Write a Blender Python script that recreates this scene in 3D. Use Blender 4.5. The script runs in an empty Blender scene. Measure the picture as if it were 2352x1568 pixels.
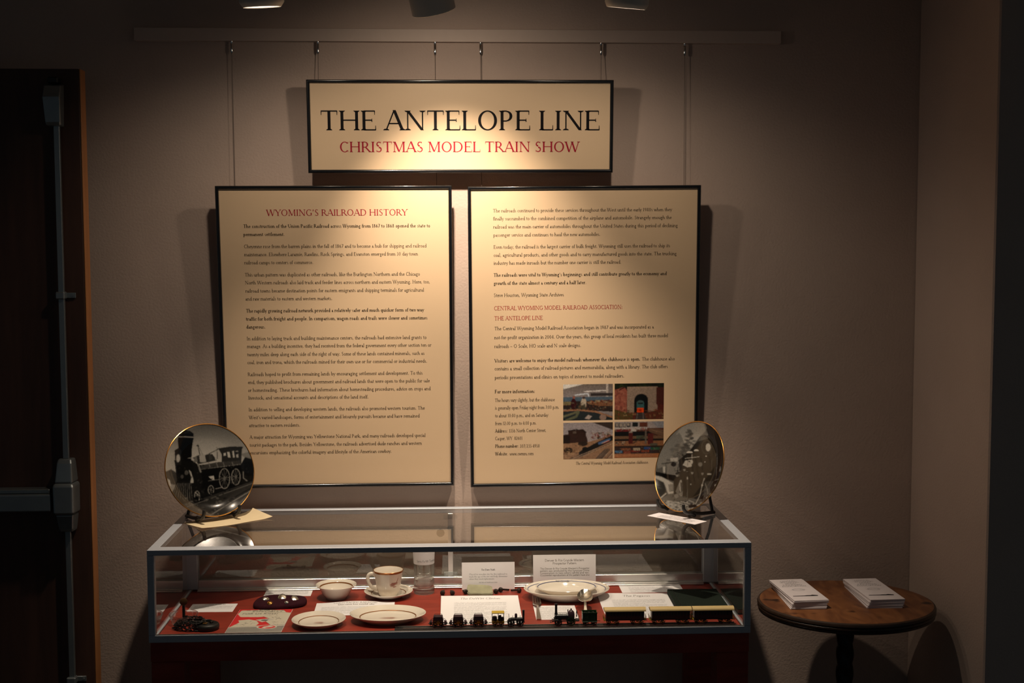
import bpy, bmesh, math, random
import numpy as np
from mathutils import Vector, Matrix

PI = math.pi
rad = math.radians
scn = bpy.context.scene
COL = scn.collection

# ------------------------------------------------------------------ camera, world, exposure
cam_d = bpy.data.cameras.new('camera')
cam = bpy.data.objects.new('camera', cam_d)
COL.objects.link(cam)
CAM_POS = (0.0050, -3.6294, 1.7379)
YAW, PITCH, ROLL, FPX = 0.046449, 0.073724, -0.002468, 2911.9
cy_, sy_, cp_, sp_ = math.cos(YAW), math.sin(YAW), math.cos(PITCH), math.sin(PITCH)
fwd = Vector((sy_*cp_, cy_*cp_, -sp_))
right = Vector((cy_, -sy_, 0))
up = right.cross(fwd)
cr_, sr_ = math.cos(ROLL), math.sin(ROLL)
r2 = cr_*right + sr_*up
u2 = -sr_*right + cr_*up
m = Matrix((r2, u2, -fwd)).transposed().to_4x4()
m.translation = Vector(CAM_POS)
cam.matrix_world = m
cam_d.sensor_width = 36.0
cam_d.lens = FPX/2352*36
cam_d.clip_start = 0.05
scn.camera = cam

world = bpy.data.worlds.new('world')
scn.world = world
world.use_nodes = True
bg = world.node_tree.nodes['Background']
bg.inputs[0].default_value = (0.61, 0.73, 0.81, 1)
bg.inputs[1].default_value = 0.040           # dim daylight of the hall behind the camera

scn.view_settings.view_transform = 'Standard'
scn.view_settings.look = 'None'
scn.view_settings.exposure = 0.0
scn.view_settings.gamma = 1.0
scn.view_settings.use_curve_mapping = False

LAMP_COLOR = (1.0, 0.81, 0.62)
LAMPS = {   # lens position, then beam and spill of the lamp: (aim point, watts, cone angle)
    'left':   ((-0.446, -0.530, 2.319), ((-0.38, -0.36, 0.8), 55, 66), ((-0.38, -0.28, 1.2), 7.0, 152)),
    'middle': ((-0.038, -0.530, 2.311), ((0.03, 0.0, 1.62), 60, 67), ((0.02, 0.0, 1.7), 5.5, 158)),
    'right':  ((0.428, -0.530, 2.322), ((0.36, -0.36, 0.8), 62, 66), ((0.39, -0.28, 1.2), 7.5, 152)),
}
scn.cycles.transparent_max_bounces = 48
scn.cycles.max_bounces = 10

# ------------------------------------------------------------------ materials
def new_mat(name):
    mt = bpy.data.materials.new(name)
    mt.use_nodes = True
    return mt, mt.node_tree.nodes, mt.node_tree.links, mt.node_tree.nodes['Principled BSDF']

def pmat(name, col, rough=0.5, metal=0.0, coat=0.0, spec=0.5, noise=0.0, nscale=40.0, bump=0.0, bscale=200.0, aniso_scale=None):
    mt, N, L, b = new_mat(name)
    b.inputs['Base Color'].default_value = (*col, 1)
    b.inputs['Roughness'].default_value = rough
    b.inputs['Metallic'].default_value = metal
    b.inputs['Coat Weight'].default_value = coat
    b.inputs['Coat Roughness'].default_value = 0.04
    b.inputs['Specular IOR Level'].default_value = spec
    if noise or bump:
        tc = N.new('ShaderNodeTexCoord')
        mp = N.new('ShaderNodeMapping')
        if aniso_scale: mp.inputs['Scale'].default_value = aniso_scale
        L.new(tc.outputs['Object'], mp.inputs['Vector'])
    if noise:
        nz = N.new('ShaderNodeTexNoise'); nz.inputs['Scale'].default_value = nscale; nz.inputs['Detail'].default_value = 5
        L.new(mp.outputs[0], nz.inputs['Vector'])
        rp = N.new('ShaderNodeValToRGB')
        rp.color_ramp.elements[0].position = 0.3; rp.color_ramp.elements[1].position = 0.7
        rp.color_ramp.elements[0].color = (*[c*(1-noise) for c in col], 1)
        rp.color_ramp.elements[1].color = (*[min(1, c*(1+noise)) for c in col], 1)
        L.new(nz.outputs['Fac'], rp.inputs[0]); L.new(rp.outputs[0], b.inputs['Base Color'])
    if bump:
        nb = N.new('ShaderNodeTexNoise'); nb.inputs['Scale'].default_value = bscale; nb.inputs['Detail'].default_value = 3
        L.new(mp.outputs[0], nb.inputs['Vector'])
        bp = N.new('ShaderNodeBump'); bp.inputs['Strength'].default_value = bump; bp.inputs['Distance'].default_value = 0.004
        L.new(nb.outputs['Fac'], bp.inputs['Height']); L.new(bp.outputs[0], b.inputs['Normal'])
    return mt

def glass_mat(name, tint=(0.972, 0.984, 0.978), boost=1.8, rough=0.0):
    """clear sheet: transparent with a Fresnel reflection on the outward faces"""
    mt, N, L, b = new_mat(name)
    N.remove(b)
    out = N['Material Output']
    tr = N.new('ShaderNodeBsdfTransparent'); tr.inputs[0].default_value = (*tint, 1)
    gl = N.new('ShaderNodeBsdfGlossy'); gl.inputs['Roughness'].default_value = rough
    gl.inputs[0].default_value = (1, 1, 1, 1)
    fr = N.new('ShaderNodeFresnel'); fr.inputs[0].default_value = 1.5
    ge = N.new('ShaderNodeNewGeometry')
    inv = N.new('ShaderNodeMath'); inv.operation = 'SUBTRACT'; inv.inputs[0].default_value = boost
    mb = N.new('ShaderNodeMath'); mb.operation = 'MULTIPLY'; mb.inputs[1].default_value = boost
    L.new(ge.outputs['Backfacing'], mb.inputs[0]); L.new(mb.outputs[0], inv.inputs[1])
    mu = N.new('ShaderNodeMath'); mu.operation = 'MULTIPLY'; mu.use_clamp = True
    L.new(fr.outputs[0], mu.inputs[0]); L.new(inv.outputs[0], mu.inputs[1])
    mx = N.new('ShaderNodeMixShader')
    L.new(mu.outputs[0], mx.inputs[0]); L.new(tr.outputs[0], mx.inputs[1]); L.new(gl.outputs[0], mx.inputs[2])
    L.new(mx.outputs[0], out.inputs[0])
    return mt

def drink_glass(name):
    """thick clear glass: half refracting, half let straight through so that it does not shade the case"""
    mt, N, L, b = new_mat(name)
    b.inputs['Base Color'].default_value = (0.97, 0.99, 0.98, 1)
    b.inputs['Roughness'].default_value = 0.0
    b.inputs['IOR'].default_value = 1.45
    b.inputs['Transmission Weight'].default_value = 1.0
    tr = N.new('ShaderNodeBsdfTransparent'); tr.inputs[0].default_value = (0.97, 0.985, 0.98, 1)
    mx = N.new('ShaderNodeMixShader'); mx.inputs[0].default_value = 0.62
    L.new(tr.outputs[0], mx.inputs[1]); L.new(b.outputs[0], mx.inputs[2]); L.new(mx.outputs[0], N['Material Output'].inputs[0])
    return mt

def emit_mat(name, col, s):
    mt, N, L, b = new_mat(name)
    b.inputs['Base Color'].default_value = (0.8, 0.8, 0.8, 1)
    b.inputs['Emission Color'].default_value = (*col, 1)
    b.inputs['Emission Strength'].default_value = s
    return mt

def print_mat(name, rough=0.5, coat=0.0):
    """a printed picture: ink colours are stored on the sheet's own mesh"""
    mt, N, L, b = new_mat(name)
    at = N.new('ShaderNodeAttribute'); at.attribute_name = 'ink'
    L.new(at.outputs['Color'], b.inputs['Base Color'])
    b.inputs['Roughness'].default_value = rough
    b.inputs['Coat Weight'].default_value = coat
    b.inputs['Coat Roughness'].default_value = 0.03
    return mt

def wood_top_mat(name):
    mt, N, L, b = new_mat(name)
    tc = N.new('ShaderNodeTexCoord'); mp = N.new('ShaderNodeMapping'); mp.inputs['Scale'].default_value = (14, 5, 5)
    L.new(tc.outputs['Object'], mp.inputs[0])
    nz = N.new('ShaderNodeTexNoise'); nz.inputs['Scale'].default_value = 1.6; nz.inputs['Detail'].default_value = 6; nz.inputs['Distortion'].default_value = 1.2
    L.new(mp.outputs[0], nz.inputs['Vector'])
    rp = N.new('ShaderNodeValToRGB')
    rp.color_ramp.elements[0].position = 0.33; rp.color_ramp.elements[1].position = 0.68
    rp.color_ramp.elements[0].color = (0.11, 0.036, 0.012, 1); rp.color_ramp.elements[1].color = (0.25, 0.10, 0.034, 1)
    L.new(nz.outputs['Fac'], rp.inputs[0])
    n2 = N.new('ShaderNodeTexNoise'); n2.inputs['Scale'].default_value = 15; n2.inputs['Detail'].default_value = 2
    L.new(tc.outputs['Object'], n2.inputs['Vector'])
    r2_ = N.new('ShaderNodeValToRGB')
    r2_.color_ramp.elements[0].position = 0.27; r2_.color_ramp.elements[1].position = 0.36
    r2_.color_ramp.elements[0].color = (0.12, 0.10, 0.09, 1); r2_.color_ramp.elements[1].color = (1, 1, 1, 1)
    L.new(n2.outputs['Fac'], r2_.inputs[0])
    mx = N.new('ShaderNodeMix'); mx.data_type = 'RGBA'; mx.blend_type = 'MULTIPLY'; mx.inputs[0].default_value = 1
    L.new(rp.outputs[0], mx.inputs[6]); L.new(r2_.outputs[0], mx.inputs[7])
    L.new(mx.outputs[2], b.inputs['Base Color'])
    b.inputs['Roughness'].default_value = 0.42
    return mt

M = {
 'wall': pmat('wall_paint', (0.48, 0.374, 0.316), 0.85, bump=0.28, bscale=150, noise=0.04, nscale=5),
 'ceiling': pmat('ceiling_paint', (0.30, 0.28, 0.26), 0.9, bump=0.2, bscale=60),
 'floor': pmat('floor_carpet', (0.05, 0.045, 0.045), 0.95, bump=0.4, bscale=300, noise=0.2, nscale=120),
 'rail': pmat('rail_paint', (0.56, 0.45, 0.385), 0.6, noise=0.02),
 'black_frame': pmat('black_lacquer', (0.006, 0.006, 0.007), 0.2, coat=0.8, noise=0.1),
 'sign_paper': pmat('cream_board', (0.62, 0.455, 0.29), 0.55, coat=0.35, noise=0.012, nscale=3),
 'ink_black': pmat('black_ink', (0.006, 0.005, 0.006), 0.5, spec=0.12, noise=0.1),
 'ink_text': pmat('glare_faded_ink', (0.065, 0.047, 0.030), 0.5, spec=0.12, noise=0.1),  # black print lifted to brown: glare off the glossy signs put into its colour
 'ink_red': pmat('crimson_ink', (0.32, 0.012, 0.030), 0.5, spec=0.12, noise=0.05),
 'ink_red2': pmat('brick_red_ink', (0.34, 0.028, 0.028), 0.5, spec=0.12, noise=0.05),
 'ink_grey': pmat('grey_ink', (0.31, 0.31, 0.33), 0.6, noise=0.1),
 'ink_blue': pmat('blue_grey_glaze', (0.10, 0.11, 0.22), 0.3, noise=0.1),
 'ink_rust': pmat('rust_glaze', (0.35, 0.07, 0.04), 0.3, noise=0.1),
 'alu': pmat('brushed_aluminium', (0.41, 0.44, 0.49), 0.42, metal=0.15, noise=0.03, nscale=8, aniso_scale=(1, 30, 30)),
 'alu_bright': pmat('polished_aluminium', (0.70, 0.68, 0.66), 0.28, metal=0.8, noise=0.02),
 'steel': pmat('satin_steel', (0.50, 0.50, 0.50), 0.34, metal=0.9, noise=0.05),
 'dull_steel': pmat('dull_exit_steel', (0.27, 0.30, 0.31), 0.34, metal=0.75, noise=0.04),
 'chrome': pmat('chrome', (0.75, 0.73, 0.70), 0.14, metal=1.0, noise=0.02),
 'silver': pmat('silver_plate', (0.80, 0.76, 0.68), 0.2, metal=1.0, noise=0.03),
 'wire': pmat('wire_steel', (0.16, 0.12, 0.10), 0.5, metal=0.4, noise=0.05),
 'glass': glass_mat('case_glass'),
 'door_glass': glass_mat('rear_door_glass', (0.93, 0.945, 0.935), 1.9),
 'tumbler': drink_glass('tumbler_glass'),
 'bronze': pmat('dark_bronze', (0.13, 0.065, 0.025), 0.5, metal=0.6, noise=0.2, nscale=80),
 'clear': glass_mat('clear_plastic', (0.88, 0.92, 0.92), 3.0, 0.05),
 'case_wood': pmat('cherry_laminate', (0.27, 0.033, 0.018), 0.42, noise=0.22, nscale=6, aniso_scale=(1.5, 9, 9)),
 'door_wood': pmat('walnut_veneer', (0.060, 0.026, 0.016), 0.55, noise=0.25, nscale=4, aniso_scale=(9, 9, 0.8)),
 'door_edge': pmat('maple_edging', (0.42, 0.17, 0.055), 0.5, noise=0.12, nscale=6, aniso_scale=(9, 9, 0.8)),
 'black': pmat('black_plastic', (0.012, 0.012, 0.012), 0.4, noise=0.1),
 'black_iron': pmat('black_iron', (0.018, 0.017, 0.016), 0.45, metal=0.4, noise=0.3, nscale=30),
 'lamp_white': pmat('lamp_enamel', (0.72, 0.66, 0.57), 0.4, noise=0.02),
 'lens': emit_mat('lamp_lens', (1.0, 0.88, 0.74), 9.0),
 'china': pmat('ivory_china', (0.78, 0.70, 0.61), 0.12, coat=0.5, noise=0.01),
 'gold': pmat('gold_band', (0.72, 0.36, 0.09), 0.22, metal=1.0, noise=0.03),
 'gold_line': pmat('copper_gold_band', (0.34, 0.13, 0.035), 0.25, metal=0.5, noise=0.05),
 'card': pmat('white_card', (0.86, 0.83, 0.86), 0.7, noise=0.01),
 'old_paper': pmat('cream_paper', (0.74, 0.62, 0.40), 0.75, noise=0.03),
 'leaflet': pmat('leaflet_paper', (0.74, 0.69, 0.71), 0.75, noise=0.02),
 'print': print_mat('printed_sheet', 0.55),
 'print_gloss': print_mat('printed_glossy', 0.35, 0.4),
 'print_plate': print_mat('printed_china', 0.15, 0.6),
 'maroon': pmat('maroon_felt', (0.038, 0.008, 0.014), 0.95, spec=0.1, bump=0.4, bscale=500, noise=0.15, nscale=60),
 'brass': pmat('old_brass', (0.50, 0.27, 0.08), 0.32, metal=1.0, noise=0.1),
 'stone': pmat('green_soapstone', (0.29, 0.275, 0.18), 0.75, noise=0.15, nscale=50, bump=0.3, bscale=150),
 'rust_nail': pmat('rusty_nail', (0.028, 0.018, 0.014), 0.4, metal=0.5, noise=0.4, nscale=300, bump=0.6, bscale=400),
 'book': pmat('dark_green_cloth', (0.012, 0.019, 0.014), 0.8, spec=0.15, bump=0.3, bscale=600, noise=0.1),
 'book_pages': pmat('page_edges', (0.35, 0.30, 0.22), 0.8, noise=0.1, nscale=200),
 'track_rail': pmat('nickel_rail', (0.46, 0.43, 0.40), 0.35, metal=0.35, noise=0.05),
 'track_tie': pmat('black_ties', (0.012, 0.010, 0.009), 0.6, noise=0.1),
 'loco_black': pmat('gloss_black_paint', (0.010, 0.009, 0.011), 0.28, noise=0.1),
 'loco_green': pmat('dark_green_paint', (0.010, 0.050, 0.012), 0.35, noise=0.1),
 'loco_yellow': pmat('yellow_paint', (0.55, 0.36, 0.03), 0.45, noise=0.05),
 'coach_dark': pmat('dark_maroon_paint', (0.050, 0.010, 0.010), 0.4, noise=0.1),
 'coach_roof': pmat('tan_roof_paint', (0.62, 0.45, 0.20), 0.6, noise=0.04),
 'plum': pmat('plum_paint', (0.045, 0.020, 0.030), 0.35, noise=0.1),
 'table_top': wood_top_mat('scorched_table_wood'),
 'table_edge': pmat('blackened_edge', (0.030, 0.016, 0.010), 0.4, noise=0.3, nscale=30),
 'white_label': pmat('label_paper', (0.74, 0.72, 0.73), 0.7, noise=0.01),
}

# ------------------------------------------------------------------ object helpers
def thing(name, label, cat, loc=(0, 0, 0), rotz=0.0, group=None, mat4=None):
    o = bpy.data.objects.new(name, None)
    COL.objects.link(o)
    o.empty_display_size = 0.05
    if mat4 is not None: o.matrix_world = mat4
    else:
        o.location = loc; o.rotation_euler = (0, 0, rotz)
    tag(o, label, cat, group)
    return o

def tag(o, label=None, cat=None, group=None, kind=None):
    if label: o['label'] = label
    if cat: o['category'] = cat
    if group: o['group'] = group
    if kind: o['kind'] = kind
    return o

def copy_tree(o, parent=None):
    c = o.copy(); COL.objects.link(c)
    if parent is not None:
        c.parent = parent; c.matrix_parent_inverse = o.matrix_parent_inverse.copy()
    for ch in list(o.children): copy_tree(ch, c)
    return c

class MB:
    """collects shapes into one mesh"""
    def __init__(s):
        s.v = []; s.f = []; s.mi = []
        s.cur = 0
    def add(s, vs, fs, mtx=None):
        n = len(s.v)
        if mtx is not None: vs = [tuple(mtx @ Vector(p)) for p in vs]
        s.v.extend([tuple(p) for p in vs]); s.f.extend([tuple(i+n for i in f) for f in fs]); s.mi.extend([s.cur]*len(fs))
        return s
    def box(s, x0, x1, y0, y1, z0, z1, bev=0.0, mtx=None, seg=1):
        if bev <= 0:
            return s.add([(x0,y0,z0),(x1,y0,z0),(x1,y1,z0),(x0,y1,z0),(x0,y0,z1),(x1,y0,z1),(x1,y1,z1),(x0,y1,z1)],
                [(0,3,2,1),(4,5,6,7),(0,1,5,4),(1,2,6,5),(2,3,7,6),(3,0,4,7)], mtx)
        bm = bmesh.new()
        bmesh.ops.create_cube(bm, size=1.0)
        for v in bm.verts:
            v.co = Vector(((x0+x1)/2+v.co.x*(x1-x0), (y0+y1)/2+v.co.y*(y1-y0), (z0+z1)/2+v.co.z*(z1-z0)))
        bmesh.ops.bevel(bm, geom=bm.edges[:], offset=bev, segments=seg, profile=0.5, affect='EDGES')
        bm.verts.index_update()
        s.add([v.co[:] for v in bm.verts], [[v.index for v in f.verts] for f in bm.faces], mtx)
        bm.free(); return s
    def lathe(s, prof, n=48, mtx=None, sx=1.0, sy=1.0, close=False):
        """prof: (r, z) list; axis z. r=0 ends become poles"""
        vs = []; rows = []
        for (r, z) in prof:
            if r < 1e-7: rows.append([len(vs)]); vs.append((0, 0, z))
            else:
                rows.append(list(range(len(vs), len(vs)+n)))
                for k in range(n):
                    a = 2*PI*k/n; vs.append((r*math.cos(a)*sx, r*math.sin(a)*sy, z))
        fs = []
        pairs = list(zip(rows[:-1], rows[1:]))
        if close: pairs.append((rows[-1], rows[0]))
        for A, B in pairs:
            for k in range(n):
                k2 = (k+1) % n
                if len(A) == 1 and len(B) == 1: continue
                if len(A) == 1: fs.append((A[0], B[k2], B[k]))
                elif len(B) == 1: fs.append((A[k], A[k2], B[0]))
                else: fs.append((A[k], A[k2], B[k2], B[k]))
        return s.add(vs, fs, mtx)
    def cyl(s, p, q, r, r2=None, n=20, cap=True):
        p = Vector(p); q = Vector(q); d = q-p; h = d.length
        mt = Matrix.Translation(p) @ d.to_track_quat('Z', 'Y').to_matrix().to_4x4()
        r2 = r if r2 is None else r2
        pr = [(r, 0), (r2, h)]
        if cap: pr = [(0, 0)]+pr+[(0, h)]
        return s.lathe(pr, n, mt)
    def tube(s, pts, r, n=8, closed=False):
        pts = [Vector(p) for p in pts]; N = len(pts)
        vs = []; fs = []; prev = None
        for i, p in enumerate(pts):
            if closed: t = pts[(i+1) % N]-pts[i-1]
            else: t = pts[min(i+1, N-1)]-pts[max(i-1, 0)]
            t.normalize()
            if prev is None:
                a = Vector((0, 0, 1)) if abs(t.z) < .9 else Vector((1, 0, 0))
                u = t.cross(a).normalized()
            else:
                u = (prev - t*prev.dot(t)).normalized()
            prev = u; w = t.cross(u)
            rr = r[i] if isinstance(r, (list, tuple)) else r
            for k in range(n):
                a = 2*PI*k/n; vs.append(p+(u*math.cos(a)+w*math.sin(a))*rr)
        for i in range(N if closed else N-1):
            j = (i+1) % N
            for k in range(n):
                k2 = (k+1) % n
                fs.append((i*n+k, i*n+k2, j*n+k2, j*n+k))
        if not closed:
            fs.append(tuple(reversed(range(n)))); fs.append(tuple(range((N-1)*n, N*n)))
        return s.add(vs, fs)
    def prism(s, poly, a, b, axis='y', mtx=None):
        """poly of 2D points extruded along axis from a to b"""
        def P(u, v, w):
            return {'y': (u, w, v), 'z': (u, v, w), 'x': (w, u, v)}[axis]
        n = len(poly)
        vs = [P(u, v, a) for u, v in poly]+[P(u, v, b) for u, v in poly]
        fs = [tuple(range(n)), tuple(reversed(range(n, 2*n)))]
        fs += [(i, n+i, n+(i+1) % n, (i+1) % n) for i in range(n)]
        return s.add(vs, fs, mtx)
    def ball(s, c, rx, ry=None, rz=None, n=20, m_=12):
        ry = ry or rx; rz = rz or rx
        pr = [(math.sin(PI*i/m_), -math.cos(PI*i/m_)) for i in range(m_+1)]
        pr[0] = (0, -1); pr[-1] = (0, 1)
        mt = Matrix.Translation(Vector(c)) @ Matrix.Diagonal((rx, ry, rz, 1))
        return s.lathe(pr, n, mt)
    def build(s, name, mat, parent=None, smooth=35, fix=True):
        me = bpy.data.meshes.new(name)
        me.from_pydata(s.v, [], s.f)
        mats = mat if isinstance(mat, (list, tuple)) else [mat]
        for x in mats: me.materials.append(x)
        if len(mats) > 1: me.polygons.foreach_set('material_index', s.mi)
        if fix:
            bm = bmesh.new(); bm.from_mesh(me)
            bmesh.ops.recalc_face_normals(bm, faces=bm.faces[:])
            bm.to_mesh(me); bm.free()
        if smooth:
            me.polygons.foreach_set('use_smooth', [True]*len(me.polygons))
            me.set_sharp_from_angle(angle=rad(smooth))
        me.update()
        o = bpy.data.objects.new(name, me)
        COL.objects.link(o)
        if parent is not None: o.parent = parent
        return o

def quad_sheet(w, d, curl=None, nx=14, ny=8, th=0.0004):
    """a thin sheet of paper centred at origin on z=0; curl(u,v)->z"""
    mb = MB()
    vs = []; fs = []
    for lay in (0, 1):
        for j in range(ny+1):
            for i in range(nx+1):
                u = i/nx; v = j/ny
                z = (curl(u, v) if curl else 0)+lay*th
                vs.append(((u-.5)*w, (v-.5)*d, z))
    K = (nx+1)*(ny+1)
    for j in range(ny):
        for i in range(nx):
            a = j*(nx+1)+i
            fs.append((K+a, K+a+1, K+a+nx+2, K+a+nx+1)); fs.append((a, a+nx+1, a+nx+2, a+1))
    for i in range(nx):
        fs.append((i, i+1, K+i+1, K+i)); t = ny*(nx+1)+i; fs.append((t+1, t, K+t, K+t+1))
    for j in range(ny):
        a = j*(nx+1); fs.append((a+nx+1, a, K+a, K+a+nx+1)); a += nx; fs.append((a, a+nx+1, K+a+nx+1, K+a))
    return mb.add(vs, fs)
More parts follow.
